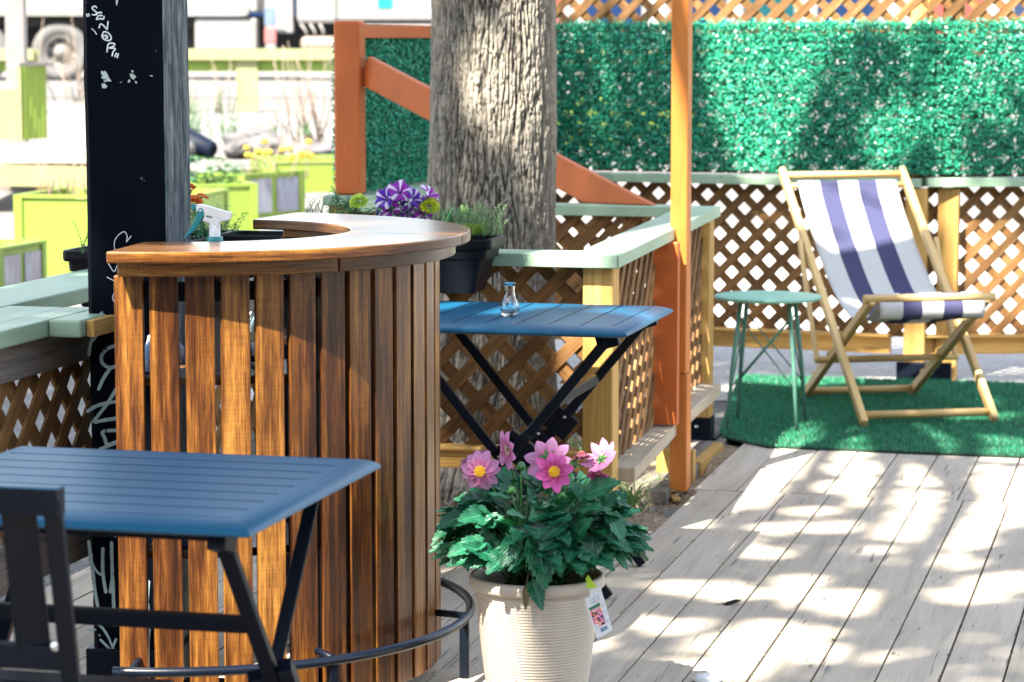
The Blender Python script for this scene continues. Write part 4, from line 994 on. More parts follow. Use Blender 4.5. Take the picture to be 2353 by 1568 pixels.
# ------------------------------------------------------------------ deck chair
def deck_chair():
    FF = Vector((1.447, 10.985, .008)); ang = R(11)
    t = thing('deck_chair', 'folding wooden deck chair with navy and white striped canvas', 'deck chair', FF, ang)
    ca, sa = math.cos(ang), math.sin(ang)
    T = lambda p: Vector((FF.x + p[0] * ca - p[1] * sa, FF.y + p[0] * sa + p[1] * ca, FF.z + p[2]))
    W = .565; wd = M['chairwood']
    fr = {}
    for sx in (0, 1):
        x = sx * W
        mb = MB(T); mb.beam((x, 0, .012), (x, 1.218, .995), .030, .052, up=(0, -1, 1)); 
        mb.build('side_rail', wd, t, bevel=.008, seg=3)
        x2 = .034 + sx * (W - .068)
        mb = MB(T); mb.beam((x2, .955, .005), (x2, .025, .525), .028, .048, up=(0, 1, 1)); o = mb.build('seat_rail', wd, t, bevel=.007, seg=3)
        mb = MB(T)                                           # notches for the prop
        d = Vector((0, -.93, .52)).normalized()
        for k in range(4):
            q = Vector((x2, .80 - k * .07, .092 + k * .039)); mb.beam(q + Vector((0, .0, .021)), q + d * .030 + Vector((0, 0, .021)), .026, .026, up=(0, .5, 1))
        mb.build('notch_block', wd, o, bevel=.004)
        x3 = -.030 + sx * (W + .06)
        mb = MB(T); mb.beam((x3, .835, .71), (x3, .56, .21), .020, .040, up=(0, 1, 0)); mb.build('prop', wd, t, bevel=.005)
    def dowel(name, a, b, r=.0145): mb = MB(T); mb.tube([a, b], r, 14); return mb.build(name, wd, t)
    dowel('top_bar', (-.005, 1.195, .976), (W + .005, 1.195, .976), .016)
    dowel('canvas_bar', (0, 1.155, .930), (W, 1.155, .930), .012)
    dowel('front_foot_bar', (0, .045, .045), (W, .045, .045), .017)
    dowel('front_bar', (.0, .035, .525), (W + .0, .035, .525), .019)
    dowel('rear_foot_bar', (.03, .90, .035), (W - .03, .90, .035), .016)
    dowel('prop_bar', (-.04, .56, .215), (W + .04, .56, .215), .015)
    # canvas
    cm, nt, b = mat('striped_canvas', (.8, .8, .8), .85, .2); uv = uvn(nt); sp = nd(nt, 'SeparateXYZ'); lk(nt, uv, sp.inputs[0])
    st = ramp(nt, [(0, (.56, .56, .55)), (.215, (.06, .062, .135)), (.40, (.56, .56, .55)), (.605, (.06, .062, .135)), (.79, (.56, .56, .55))], sp.outputs[0], 'CONSTANT')
    wv = nd(nt, 'TexNoise', Scale=1.0, Detail=2.0); lk(nt, vscale(nt, uv, (600, 900, 1)), wv.inputs['Vector'])
    cc = mixc(nt, 1.0, st.outputs[0], ramp(nt, [(.3, (.88,) * 3), (.7, (1.05,) * 3)], wv.outputs[0]).outputs[0], 'MULTIPLY'); lk(nt, cc, b.inputs['Base Color']); bump(nt, b, wv.outputs[0], .15, .002)
    tr = nd(nt, 'BsdfTranslucent'); lk(nt, cc, tr.inputs[0]); mx = nd(nt, 'MixShader'); mx.inputs[0].default_value = .22; lk(nt, b.outputs[0], mx.inputs[1]); lk(nt, tr.outputs[0], mx.inputs[2]); lk(nt, mx.outputs[0], nt.nodes['Material Output'].inputs[0])
    key = [(1.150, .950), (1.135, .946), (1.120, .925), (1.08, .875), (.95, .755), (.78, .62), (.62, .515), (.46, .445), (.32, .415), (.19, .425), (.10, .455), (.05, .485), (.028, .525), (.035, .5475), (.058, .54)]
    pts = []
    for i in range(len(key) - 1):
        p0, p1, p2, p3 = key[max(i - 1, 0)], key[i], key[i + 1], key[min(i + 2, len(key) - 1)]
        for s in range(5):
            u = s / 5; pts.append(tuple(.5 * (2 * p1[k] + (p2[k] - p0[k]) * u + (2 * p0[k] - 5 * p1[k] + 4 * p2[k] - p3[k]) * u * u + (3 * p1[k] - p0[k] - 3 * p2[k] + p3[k]) * u ** 3) for k in (0, 1)))
    pts.append(key[-1]); mb = MB(); nx = 24; x0, x1 = .052, W - .052; acc = 0
    for i, (y, z) in enumerate(pts):
        if i: acc += math.hypot(y - pts[i - 1][0], z - pts[i - 1][1])
        mid = math.sin(math.pi * min(1, max(0, (i - 6) / (len(pts) - 16))))
        for k in range(nx + 1):
            f = k / nx; sag = -.022 * mid * math.sin(math.pi * f); wob = .002 * noise.noise((f * 4, acc * 5, 0))
            mb.v.append(T((x0 + (x1 - x0) * f, y, z + sag + wob)))
        pts[i] = (y, z); 
        if i:
            for k in range(nx):
                a = (i - 1) * (nx + 1) + k; c = i * (nx + 1) + k
                mb.face((a, a + 1, c + 1, c), [(k / nx, acc - .02), ((k + 1) / nx, acc - .02), ((k + 1) / nx, acc), (k / nx, acc)], None, 0, True)
    o = mb.build('canvas', cm, t, fix=False); so = o.modifiers.new('solid', 'SOLIDIFY'); so.thickness = .0016
    mb = MB(T)                                                  # hem hanging under the front bar
    hem = [(.012, .515), (.004, .49), (.006, .465), (.018, .448), (.04, .44)]
    for i, (y, z) in enumerate(hem):
        for k in range(nx + 1): mb.v.append(T((x0 + .005 + (x1 - x0 - .01) * k / nx, y - .012, z)))
        if i:
            for k in range(nx):
                a = (i - 1) * (nx + 1) + k; c = i * (nx + 1) + k
                mb.face((a, a + 1, c + 1, c), [(k / nx, .02 * i), ((k + 1) / nx, .02 * i), ((k + 1) / nx, .02 * i + .02), (k / nx, .02 * i + .02)], None, 0, True)
    mb.T = None; o2 = mb.build('canvas_hem', cm, t, fix=False); so = o2.modifiers.new('solid', 'SOLIDIFY'); so.thickness = .002
deck_chair()

# ------------------------------------------------------------------ green metal stool
def stool():
    c = Vector((1.048, 11.02, .008)); ang = R(-12.5)
    t = thing('metal_stool', 'chipped mint green round metal stool with crossed wire braces', 'stool', c, ang)
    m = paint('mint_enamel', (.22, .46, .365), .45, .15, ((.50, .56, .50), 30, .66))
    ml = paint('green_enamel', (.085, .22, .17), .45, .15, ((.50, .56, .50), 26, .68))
    H = .54; mb = MB()
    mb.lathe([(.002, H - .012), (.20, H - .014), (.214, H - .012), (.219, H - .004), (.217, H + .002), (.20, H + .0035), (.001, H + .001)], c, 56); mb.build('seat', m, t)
    ca, sa = math.cos(ang), math.sin(ang)
    T = lambda p: Vector((c.x + p[0] * ca - p[1] * sa, c.y + p[0] * sa + p[1] * ca, c.z + p[2]))
    tops, feet = [], []
    for sx, sy in ((-1, -1), (1, -1), (1, 1), (-1, 1)):
        a = Vector((sx * .098, sy * .098, H - .012)); e = Vector((sx * .143, sy * .162, .0)); tops.append(a); feet.append(e)
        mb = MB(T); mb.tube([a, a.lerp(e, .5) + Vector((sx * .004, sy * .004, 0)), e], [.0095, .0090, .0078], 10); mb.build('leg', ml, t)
    for i in range(4):
        j = (i + 1) % 4
        for a, b in ((i, j), (j, i)):
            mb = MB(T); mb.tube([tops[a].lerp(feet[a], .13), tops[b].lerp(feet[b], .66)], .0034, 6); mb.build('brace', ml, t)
stool()
# ------------------------------------------------------------------ turf mat
def turf():
    pl = [(-1.57, 10.41), (1.6, 10.35), (1.6, 12.68), (-2.03, 12.58), (-1.81, 10.75), (-1.775, 10.615)]
    t = thing('turf_mat', 'green artificial turf mat under the deck chair and stool', 'turf mat', uvw((-.6, 11.5, .001)), -DA)
    mb = MB(); mb.extrude([uvw((u, v, .0015)) for u, v in pl], (0, 0, .008)); mb.build('backing', paint('turf_backing', (.008, .04, .022), .9, .3), t)
    n = 95000; u = RNG.uniform(-2.05, .6, n); v = RNG.uniform(10.34, 12.7, n); ok = np.ones(n, bool)
    for i in range(len(pl)):
        (x1, y1), (x2, y2) = pl[i], pl[(i + 1) % len(pl)]; ok &= ((x2 - x1) * (v - y1) - (y2 - y1) * (u - x1)) > -.004 * math.hypot(x2 - x1, y2 - y1)
    u, v = u[ok], v[ok]; n = len(u); W0 = np.stack([u * DC + v * DS, -u * DS + v * DC, np.full(n, .009)], 1)
    dr = RNG.normal(size=(n, 3)) * .55; dr[:, 2] = 1; dr /= np.linalg.norm(dr, axis=1, keepdims=True); L = RNG.uniform(.012, .024, n)[:, None]
    sd = np.cross(dr, RNG.normal(size=(n, 3))); sd /= np.linalg.norm(sd, axis=1, keepdims=True); w = RNG.uniform(.0012, .0022, n)[:, None]
    V = np.stack([W0 - sd * w, W0 + sd * w, W0 + dr * L], 1).reshape(-1, 3)
    o = np_mesh('turf_pile', V, 3, leafmat('turf_blades', (.010, .15, .078), (.04, .29, .16), .45, .2, (1, 1.3, .8), .5), t); o['kind'] = 'stuff'
turf()
# ------------------------------------------------------------------ plants
def leaf_grid(L, W, teeth=7, fold=.25, droop=.35, nu=17, lobes=.07):
    """serrated leaf blade along +x with midrib fold; returns verts, quads as local points"""
    vs = []; fs = []; uvs = []
    cols = 6
    for i in range(nu):
        s = i / (nu - 1); wid = W * (math.sin(math.pi * min(1, s ** .72)) ** .8) * (1 - .12 * s) if 0 < s < 1 else 0.0005
        tooth = 1 + lobes * (1 if i % 2 else -1) * (0 if s < .12 else 1)
        for k in range(cols + 1):
            f = k / cols * 2 - 1; e = wid * .5 * f * (tooth if abs(f) > .9 else 1.0)
            x = s * L + (abs(f) * W * .10) * (1 if i % 2 else .2); z = abs(f) ** 1.3 * wid * fold - droop * L * s * s + .05 * wid * math.sin(s * 19) * abs(f)
            vs.append(Vector((x, e, z))); uvs.append((s, k / cols))
    for i in range(nu - 1):
        for k in range(cols): a = i * (cols + 1) + k; fs.append((a, a + cols + 1, a + cols + 2, a + 1))
    return vs, fs, uvs
def add_leaf(mb, base, d, up, L, W, r=None, **kw):
    d = Vector(d).normalized(); y = Vector(up).cross(d)
    if y.length < 1e-4: y = Vector((0, 1, 0)).cross(d)
    y.normalize(); z = d.cross(y); vs, fs, uvs = leaf_grid(L, W, **kw); b = len(mb.v)
    mb.v += [Vector(base) + d * q.x + y * q.y + z * q.z for q in vs]; r = r or (random.random(), random.random())
    for f in fs: mb.face([b + i for i in f], [uvs[i] for i in f], r, 0, True)
def veined(name, c0, c1, rough=.42, trans=.2):
    m = leafmat(name, c0, c1, rough, trans, (.9, 1.25, .6), .5); nt = m.node_tree; b = nt.nodes['Principled BSDF']
    uv = uvn(nt); sp = nd(nt, 'SeparateXYZ'); lk(nt, uv, sp.inputs[0])
    ab = nd(nt, 'Math', operation='SUBTRACT'); ab.inputs[1].default_value = .5; lk(nt, sp.outputs[1], ab.inputs[0]); a2 = nd(nt, 'Math', operation='ABSOLUTE'); lk(nt, ab.outputs[0], a2.inputs[0])
    w = nd(nt, 'Math', operation='SUBTRACT'); lk(nt, sp.outputs[0], w.inputs[0]); lk(nt, a2.outputs[0], w.inputs[1])
    sn = nd(nt, 'Math', operation='MULTIPLY'); sn.inputs[1].default_value = 40.0; lk(nt, w.outputs[0], sn.inputs[0]); s2 = nd(nt, 'Math', operation='SINE'); lk(nt, sn.outputs[0], s2.inputs[0])
    rb = ramp(nt, [(0.0, (1, 1, 1)), (.03, (0, 0, 0))], a2.outputs[0]).outputs[0]
    vv = ramp(nt, [(.93, (0, 0, 0)), (1.0, (.35,) * 3)], s2.outputs[0]).outputs[0]
    src = b.inputs['Base Color'].links[0].from_socket
    c = mixc(nt, vv, src, tuple(min(1, q * 2.0) for q in c1)); c = mixc(nt, rb, c, tuple(min(1, q * 2.2 + .02) for q in c1)); lk(nt, c, b.inputs['Base Color'])
    bump(nt, b, s2.outputs[0], .25, .002); return m
M['dahlia_leaf'] = veined('dahlia_leaf', (.006, .080, .042), (.022, .16, .080))
M['stem'] = leafmat('green_stem', (.05, .16, .05), (.07, .20, .06), .5, 0)
PETAL = {}
def petalmat(name, inner, outer, edge):
    m, nt, b = mat(name, outer, .55, .3); uv = uvn(nt); sp = nd(nt, 'SeparateXYZ'); lk(nt, uv, sp.inputs[0])
    c = ramp(nt, [(.0, edge), (.22, inner), (.65, outer), (1.0, tuple(min(1, q * 1.15) for q in outer))], sp.outputs[0]).outputs[0]
    n = nd(nt, 'TexNoise', Scale=1.0, Detail=2.0); lk(nt, vscale(nt, uv, (1.2, 15, 1)), n.inputs['Vector'])
    c = mixc(nt, 1.0, c, ramp(nt, [(.35, (.80, .72, .80)), (.6, (1.1, 1.1, 1.1))], n.outputs[0]).outputs[0], 'MULTIPLY'); lk(nt, c, b.inputs['Base Color'])
    t = nd(nt, 'BsdfTranslucent'); lk(nt, c, t.inputs[0]); mx = nd(nt, 'MixShader'); mx.inputs[0].default_value = .3; lk(nt, b.outputs[0], mx.inputs[1]); lk(nt, t.outputs[0], mx.inputs[2]); lk(nt, mx.outputs[0], nt.nodes['Material Output'].inputs[0]); return m
M['petal_pale'] = petalmat('pale_pink_petal', (.58, .16, .34), (.58, .27, .48), (.66, .66, .44))
M['petal_deep'] = petalmat('deep_pink_petal', (.44, .045, .20), (.54, .10, .34), (.80, .55, .35))
M['petal_wilt'] = petalmat('wilted_petal', (.30, .06, .10), (.42, .14, .20), (.4, .25, .1))
M['yellow_disc'] = leafmat('yellow_disc', (.80, .42, .015), (.85, .60, .03), .6, 0)

def petal(mb, c, ax, rad, L, W, cup, r, droop=0.0):
    """one petal from centre c, pointing along rad, ax is the flower axis"""
    y = ax.cross(rad).normalized(); b = len(mb.v); nu, nv = 8, 4
    for i in range(nu):
        s = i / (nu - 1); w = W * (math.sin(math.pi * (.12 + .80 * s ** .9)) ** .8) * (1 if s < .97 else .35)
        for k in range(nv + 1):
            f = k / nv * 2 - 1
            mb.v.append(c + rad * (s * L + .004) + y * (f * w * .5) + ax * (cup * L * math.sin(s * 1.5) - droop * L * s * s + (f * f) * w * .16 - .02 * L))
    for i in range(nu - 1):
        for k in range(nv):
            a = b + i * (nv + 1) + k
            mb.face((a, a + nv + 1, a + nv + 2, a + 1), [(i / (nu - 1), k / nv), ((i + 1) / (nu - 1), k / nv), ((i + 1) / (nu - 1), (k + 1) / nv), (i / (nu - 1), (k + 1) / nv)], (r, .5), 0, True)
def dahlia_flower(parent, c, ax, size, pm, npet=8, cup=.12, disc=True, rot=0.0, rnd=None, droop=0.0, back=False):
    ax = Vector(ax).normalized(); X = ax.orthogonal().normalized(); Y = ax.cross(X); mb = MB(); rnd = rnd or random
    for k in range(npet):
        a = rot + 2 * math.pi * k / npet + rnd.uniform(-.10, .10); rad = X * math.cos(a) + Y * math.sin(a)
        petal(mb, c, ax, rad, size * rnd.uniform(.9, 1.08), size * rnd.uniform(.58, .70), cup + rnd.uniform(-.06, .06), rnd.random(), droop + rnd.uniform(-.1, .15))
    f = mb.build('flower', pm, parent, fix=False)
    if disc:
        mb = MB(); n = 90; R0 = size * .27
        mb.lathe([(R0, 0), (R0 * .98, size * .07), (R0 * .7, size * .13), (R0 * .1, size * .15)], c, 20, axis=ax)
        for i in range(n):
            rr = math.sqrt((i + .5) / n) * R0; a = i * 2.39996; p = c + (X * math.cos(a) + Y * math.sin(a)) * rr + ax * (size * .10 + size * .05 * (1 - rr / R0))
            d = (ax + (X * math.cos(a) + Y * math.sin(a)) * rr / R0 * .6).normalized()
            mb.tube([p, p + d * size * .075], [size * .022, size * .016], 5)
        mb.build('flower_disc', M['yellow_disc'], f)
    if back:                                                 # green sepals on the back
        mb = MB(); mb.lathe([(.001, -size * .30), (size * .10, -size * .27), (size * .17, -size * .14), (size * .13, -.0015)], c, 14, axis=ax)
        for k in range(6):
            a = k * math.pi / 3; rad = X * math.cos(a) + Y * math.sin(a); add_leaf(mb, c - ax * size * .10, rad - ax * .15, -ax, size * .42, size * .16, lobes=0, droop=.2)
        mb.build('sepals', M['stem'], f, fix=False)
    return f

def dahlia():
    pc = Vector((.060, 6.36, .0))
    p = thing('flower_pot', 'ribbed beige plastic flower pot on the deck holding the pink dahlia', 'flower pot', pc, 0)
    bm_ = paint('beige_plastic', (.49, .425, .35), .5, .05)
    prof = [(.02, .0), (.098, .0), (.104, .006)]
    z = .012
    while z < .285:
        f = z / .285; r = .104 + (.147 - .104) * (f ** .55)
        prof += [(r + .0004, z), (r + .0007, z + .002), (r + .0002, z + .0045), (r - .0002, z + .0062)]; z += .0072
    prof += [(.1475, .287), (.149, .296)]
    mb = MB(); mb.lathe(prof, pc, 72); mb.build('pot_wall', bm_, p)
    mb = MB(); mb.lathe([(.1485, .2945), (.157, .296), (.1625, .302), (.1635, .312), (.1615, .322), (.157, .327), (.151, .327), (.148, .322), (.146, .30), (.14, .24)], pc, 72); mb.build('rim', bm_, p)
    mb = MB(); N = 20
    mb.lathe([(.1465, .278), (.11, .286), (.07, .283), (.03, .290), (.001, .288)], pc, 40)
    for k, v in enumerate(mb.v): mb.v[k] = v + Vector((0, 0, .006 * noise.noise(v * 60)))
    mb.build('soil', M['soil'], p)
    t = thing('dahlia_plant', 'pink dahlia plant with serrated dark green leaves in the beige pot', 'dahlia', pc + Vector((0, 0, .285)), 0)
    rnd = random.Random(21)
    C = pc + Vector((.008, 0, .40)); stems = MB(); leaves = MB()
    spots = []
    for i in range(330):
        a = i * 2.39996 + rnd.uniform(-.3, .3); e = math.asin(rnd.uniform(-.62, .93)); rr = 1.0 if i % 3 else rnd.uniform(.5, .9)
        spots.append((a, e, rr))
    for a, e, rr in spots:
        rx, ry, rz = .235, .20, .175
        tip = C + Vector((rx * math.cos(e) * math.cos(a), ry * math.cos(e) * math.sin(a), rz * math.sin(e))) * rr
        tip.z = max(tip.z, .372 + .05 * rnd.random())
        out = Vector((math.cos(a) * math.cos(e), math.sin(a) * math.cos(e), math.sin(e)))
        L = rnd.choice([.05, .065, .075, .085, .095]) * (1.0 if e < .8 else .8) * rnd.uniform(.9, 1.1)
        d = (out * .8 + Vector((rnd.uniform(-.5, .5), rnd.uniform(-.5, .5), rnd.uniform(-.55, .15)))).normalized()
        base = tip - d * L * .62
        up = (out * .8 + Vector((0, -.15, .8)) + Vector((rnd.uniform(-.4, .4), rnd.uniform(-.4, .4), 0))).normalized()
        add_leaf(leaves, base, d, up, L, L * rnd.uniform(.60, .78), droop=rnd.uniform(.0, .30), fold=rnd.uniform(.05, .25))
        if rnd.random() < .5:
            root = pc + Vector((rnd.uniform(-.06, .06), rnd.uniform(-.06, .06), .285)); mid = root.lerp(base, .6) + Vector((0, 0, .03))
            stems.tube([root, mid, base + d * .004], [.0024, .0018, .0010], 5)
    # a few large leaves the photo shows plainly at the front
    for X, Y, X2, Y2, L, w, yy in ((1235, 1215, 1252, 1345, .118, .080, 6.16), (1222, 1330, 1245, 1395, .065, .042, 6.17), (1160, 1290, 1075, 1250, .095, .06, 6.2), (1300, 1260, 1350, 1195, .085, .06, 6.2), (1130, 1180, 1060, 1190, .09, .06, 6.25), (1340, 1140, 1415, 1105, .095, .062, 6.25), (1370, 1220, 1495, 1255, .125, .05, 6.28), (1180, 1120, 1085, 1090, .1, .06, 6.3), (1110, 1165, 1008, 1205, .105, .055, 6.3), (1300, 1200, 1250, 1235, .06, .04, 6.17), (1190, 1230, 1155, 1300, .08, .052, 6.18), (1120, 1240, 1035, 1270, .09, .05, 6.2)):
        A, B = aty(X, Y, yy + .03), aty(X2, Y2, yy - .02); add_leaf(leaves, A, B - A, (0, -.75, .75), (B - A).length * 1.05, w, droop=.12, fold=.15, nu=19)
        stems.tube([pc + Vector((rnd.uniform(-.05, .05), rnd.uniform(-.05, .02), .285)), A.lerp(C, .35), A + (B - A) * .06], [.0026, .0020, .0012], 5)
    leaves.build('foliage', M['dahlia_leaf'], t, fix=False)
    def stem_to(q, bend=(0, 0, 0), r0=.0026):
        root = pc + Vector((rnd.uniform(-.04, .04), rnd.uniform(-.04, .04), .285)); m_ = root.lerp(q, .55) + Vector(bend) + Vector((0, 0, .02)); stems.tube([root, root.lerp(m_, .5) + Vector((0, 0, .01)), m_, m_.lerp(q, .6), q], [r0, r0, r0 * .9, r0 * .8, r0 * .7], 7)
    FL = [ # X, Y, depth, axis, size, mat, petals, cup, droop, back
        (1103, 1083, 6.26, (-.10, -.95, .10), .044, 'petal_pale', 11, -.15, .55, False), (1092, 1056, 6.32, (-.5, .45, .75), .036, 'petal_pale', 9, .15, .1, True),
        (1166, 1034, 6.30, (-.90, -.42, -.10), .046, 'petal_pale', 9, .05, .0, True), (1259, 1054, 6.34, (.10, .80, -.55), .054, 'petal_pale', 8, .10, .0, True),
        (1273, 1084, 6.22, (.12, -.95, .10), .044, 'petal_deep', 8, .06, .05, False), (1384, 1056, 6.30, (.45, .55, -.55), .042, 'petal_pale', 9, -.10, .35, True), (1375, 1085, 6.27, (-.1, -.5, -.85), .027, 'petal_deep', 9, .45, .0, False)]
    for X, Y, yy, ax, sz, pm, np_, cp, dr, bk in FL:
        q = aty(X, Y, yy); dahlia_flower(t, q, ax, sz, M[pm], np_, cp, not bk and sz > .03, rnd.uniform(0, 1), rnd, dr, bk); stem_to(q - Vector(ax).normalized() * .006)
    q = aty(1335, 1036, 6.30); dahlia_flower(t, q, (.1, -.3, -.9), .026, M['petal_wilt'], 9, .9, False, 0, rnd, .2, True); stem_to(q)
    for X, Y, yy, s_ in ((1197, 1072, 6.28, .011), (1318, 1066, 6.3, .011), (1176, 1126, 6.22, .009), (1292, 1138, 6.22, .008)):
        q = aty(X, Y, yy); mb = MB(); mb.lathe([(.001, -s_), (s_ * .7, -s_ * .8), (s_, 0), (s_ * .75, s_ * .7), (.001, s_)], q, 14, axis=(0, -.5, .8))
        for k in range(6): a = k * 1.05; add_leaf(mb, q - Vector((0, 0, s_ * .5)), (math.cos(a), math.sin(a), .3), (0, 0, 1), s_ * 2.1, s_ * .8, lobes=0)
        mb.build('bud', M['stem'], t, fix=False); stem_to(q - Vector((0, 0, s_)))
    stems.build('stems', M['stem'], t, fix=False)
    # dried leaf over the rim
    mb = MB(); add_leaf(mb, aty(1210, 1340, 6.19), (-.04, -.1, -1), (0, -1, 0), .065, .018, droop=.05); mb.tube([aty(1225, 1310, 6.22), aty(1213, 1322, 6.19), aty(1210, 1342, 6.185)], .0016, 6)
    mb.build('dead_leaf', leafmat('dead_leaf', (.09, .075, .04), (.12, .10, .05), .8, 0), t, fix=False)
    # care tag hung on the rim and a lime label stuck in the soil
    yy = 6.225; t2 = thing('plant_tag', 'white plant care tag with a picture of pink flowers hung on the pot rim', 'plant tag', aty(1370, 1410, yy), 0)
    K = 1 / 7.843
    def tp(x, y, dy=0.0): v = aty((1400 + x * K) * .9412, (1380 + y * K) * .9412, yy); return v + Vector((0, dy, 0))
    mb = MB(); mb.extrude([tp(215, 660), (tp(315, 605)), tp(318, 555), tp(312, 470), tp(520, 400), tp(545, 505), tp(752, 1240), tp(455, 1415)], (0, .0009, 0)); mb.build('card', paint('white_card_tag', (.72, .74, .78), .45, .02), t2)
    pm, nt, b = mat('printed_flowers', (.7, .3, .4), .5); tc = nd(nt, 'TexCoord'); vo = nd(nt, 'TexVoronoi', Scale=230.0); lk(nt, tc.outputs['Object'], vo.inputs['Vector'])
    cc = ramp(nt, [(0, (.02, .015, .05)), (.28, (.60, .16, .30)), (.45, (.75, .42, .62)), (.62, (.80, .25, .18)), (.78, (.85, .55, .25)), (.9, (.04, .02, .08))], vo.outputs['Color'], 'CONSTANT').outputs[0]; lk(nt, cc, b.inputs['Base Color'])
    mb = MB(); mb.quad([tp(312, 880, -.0004), tp(515, 780, -.0004), tp(622, 1110, -.0004), tp(500, 1190, -.0004), tp(470, 1130, -.0004), tp(395, 1140, -.0004)]); mb.build('picture', pm, t2, fix=False)
    mb = MB(); mb.quad([tp(290, 828, -.0004), tp(500, 716, -.0004), tp(518, 772, -.0004), tp(312, 876, -.0004)]); mb.build('green_band', paint('green_print', (.015, .18, .08), .5), t2, fix=False)
    ink = paint('grey_ink', (.12, .16, .22), .6)
    mb = MB()
    def bar(x1, y1, x2, y2, h): mb.quad([tp(x1, y1, -.0004), tp(x2, y2, -.0004), tp(x2 + h * .28, y2 + h, -.0004), tp(x1 + h * .28, y1 + h, -.0004)])
    for k, (x1, y1, ln) in enumerate(((365, 625, 45), (330, 672, 80), (430, 622, 50), (345, 715, 85), (448, 668, 44), (400, 735, 70), (525, 715, 30), (535, 765, 50), (545, 800, 40), (575, 890, 60), (590, 920, 40), (620, 1050, 60), (635, 1075, 40), (425, 1190, 22), (432, 1205, 22))):
        x = x1
        while x < x1 + ln: w = random.uniform(5, 10); bar(x, y1 - (x - x1) * .52, x + w, y1 - (x - x1 + w) * .52, random.uniform(11, 17) if k in (1, 2, 3, 4) else 8); x += w + 3
    mb.build('lettering', ink, t2, fix=False)
    mb = MB(); x = 512
    while x < 640: w = random.choice([4, 7, 10]); bar(x, 1215 - (x - 512) * .52, x + w, 1215 - (x - 512 + w) * .52, 74); x += w + random.choice([3, 5, 7])
    mb.build('barcode', paint('blue_ink', (.05, .18, .32), .6), t2, fix=False)
    mb = MB(); mb.extrude([tp(232, 250, -.004), tp(272, 180, -.004), tp(300, 200, -.004), tp(450, 430, -.004), tp(262, 440, -.004)], (0, .0008, 0))
    ob = mb.build('plant_label', paint('lime_label', (.50, .75, .05), .5, .04), None); tag(ob, 'lime yellow plastic label stuck in the soil of the beige pot', 'plant label')
dahlia()

# ------------------------------------------------------------------ window boxes on the railings
def trough(label, c, ang, L, W, H, rim=.018):
    t = thing('planter_box', label, 'planter', c, ang, 'black planter boxes hung on the railings')
    ca, sa = math.cos(ang), math.sin(ang); c = Vector(c); T = lambda p: Vector((c.x + p[0] * ca - p[1] * sa, c.y + p[0] * sa + p[1] * ca, c.z + p[2]))
    mb = MB()
    def rect(l, w, z, cr=.02):
        o = []
        for sx, sy, a0 in ((1, 1, 0), (-1, 1, 90), (-1, -1, 180), (1, -1, 270)):
            for k in range(5): a = R(a0 + k * 22.5); o.append(T((sx * (l / 2 - cr) + cr * math.cos(a), sy * (w / 2 - cr) + cr * math.sin(a), z)))
        return o
    secs = [(L * .86, W * .74, 0), (L * .87, W * .75, .004), (L * .93, W * .86, H * .62), (L * .955, W * .90, H * .63), (L * .965, W * .92, H - .032)]
    def loft(mb, secs):
        n = 20; b = len(mb.v)
        for l, w, z in secs: mb.v += rect(l, w, z)
        for i in range(len(secs) - 1):
            for k in range(n): k2 = (k + 1) % n; mb.face((b + i * n + k, b + i * n + k2, b + (i + 1) * n + k2, b + (i + 1) * n + k), sm=False)
        return b
    b = loft(mb, secs); mb.face(tuple(range(19, -1, -1))); mb.build('trough', M['black_plastic'], t)
    mb = MB(); loft(mb, [(L * .95, W * .90, H - .034), (L * .995, W * .985, H - .033), (L, W, H - .024), (L, W, H - .006), (L * .995, W * .985, H - .001), (L * .985, W * .96, H), (L * .955, W * .90, H - .001), (L * .95, W * .88, H - .03)]); mb.build('rim', M['black_plastic'], t, bevel=.002)
    mb = MB(); mb.v += rect(L * .955, W * .90, H - .03); mb.face(tuple(range(20))); mb.build('soil', M['soil'], t, fix=False)
    return T
def sprig(mb, lv, base, h, lean, n=14, ls=.007, rnd=random):
    d = Vector(lean); pts = [Vector(base) + Vector((d.x * s * s, d.y * s * s, 1.0 * s)) * h for s in (0, .35, .7, 1)]
    mb.tube(pts, [.0014, .0011, .0008, .0004], 5)
    for i in range(n):
        s = .12 + .88 * i / n; k = min(2, int(s * 3)); p = pts[k].lerp(pts[k + 1], s * 3 - k)
        for q in (0, 1): a = i * 1.57 + q * math.pi; add_leaf(lv, p, (math.cos(a), math.sin(a), .5), (0, 0, 1), ls * rnd.uniform(.7, 1.2), ls * .45, lobes=0, nu=4, droop=.2)
def bushy(name, label, cat, c, sx, sy, h, n, lmat, ls=.008, seed=1, group=None):
    rnd = random.Random(seed); t = thing(name, label, cat, c, 0, group); st = MB(); lv = MB(); c = Vector(c)
    for i in range(n): sprig(st, lv, c + Vector((rnd.gauss(0, sx * .4), rnd.gauss(0, sy * .4), 0)), h * rnd.uniform(.5, 1.05), (rnd.uniform(-.6, .6), rnd.uniform(-.6, .6), 0), rnd.randint(9, 15), ls, rnd)
    st.build('stems', M['stem'], t, fix=False); lv.build('foliage', lmat, t, fix=False); return t
M['thyme_leaf'] = leafmat('thyme_leaf', (.07, .17, .08), (.20, .30, .15), .6, .25)
M['variegated_leaf'] = leafmat('variegated_leaf', (.25, .36, .22), (.58, .62, .42), .6, .2)
M['parsley_leaf'] = leafmat('parsley_leaf', (.015, .11, .055), (.03, .17, .08), .5, .2)

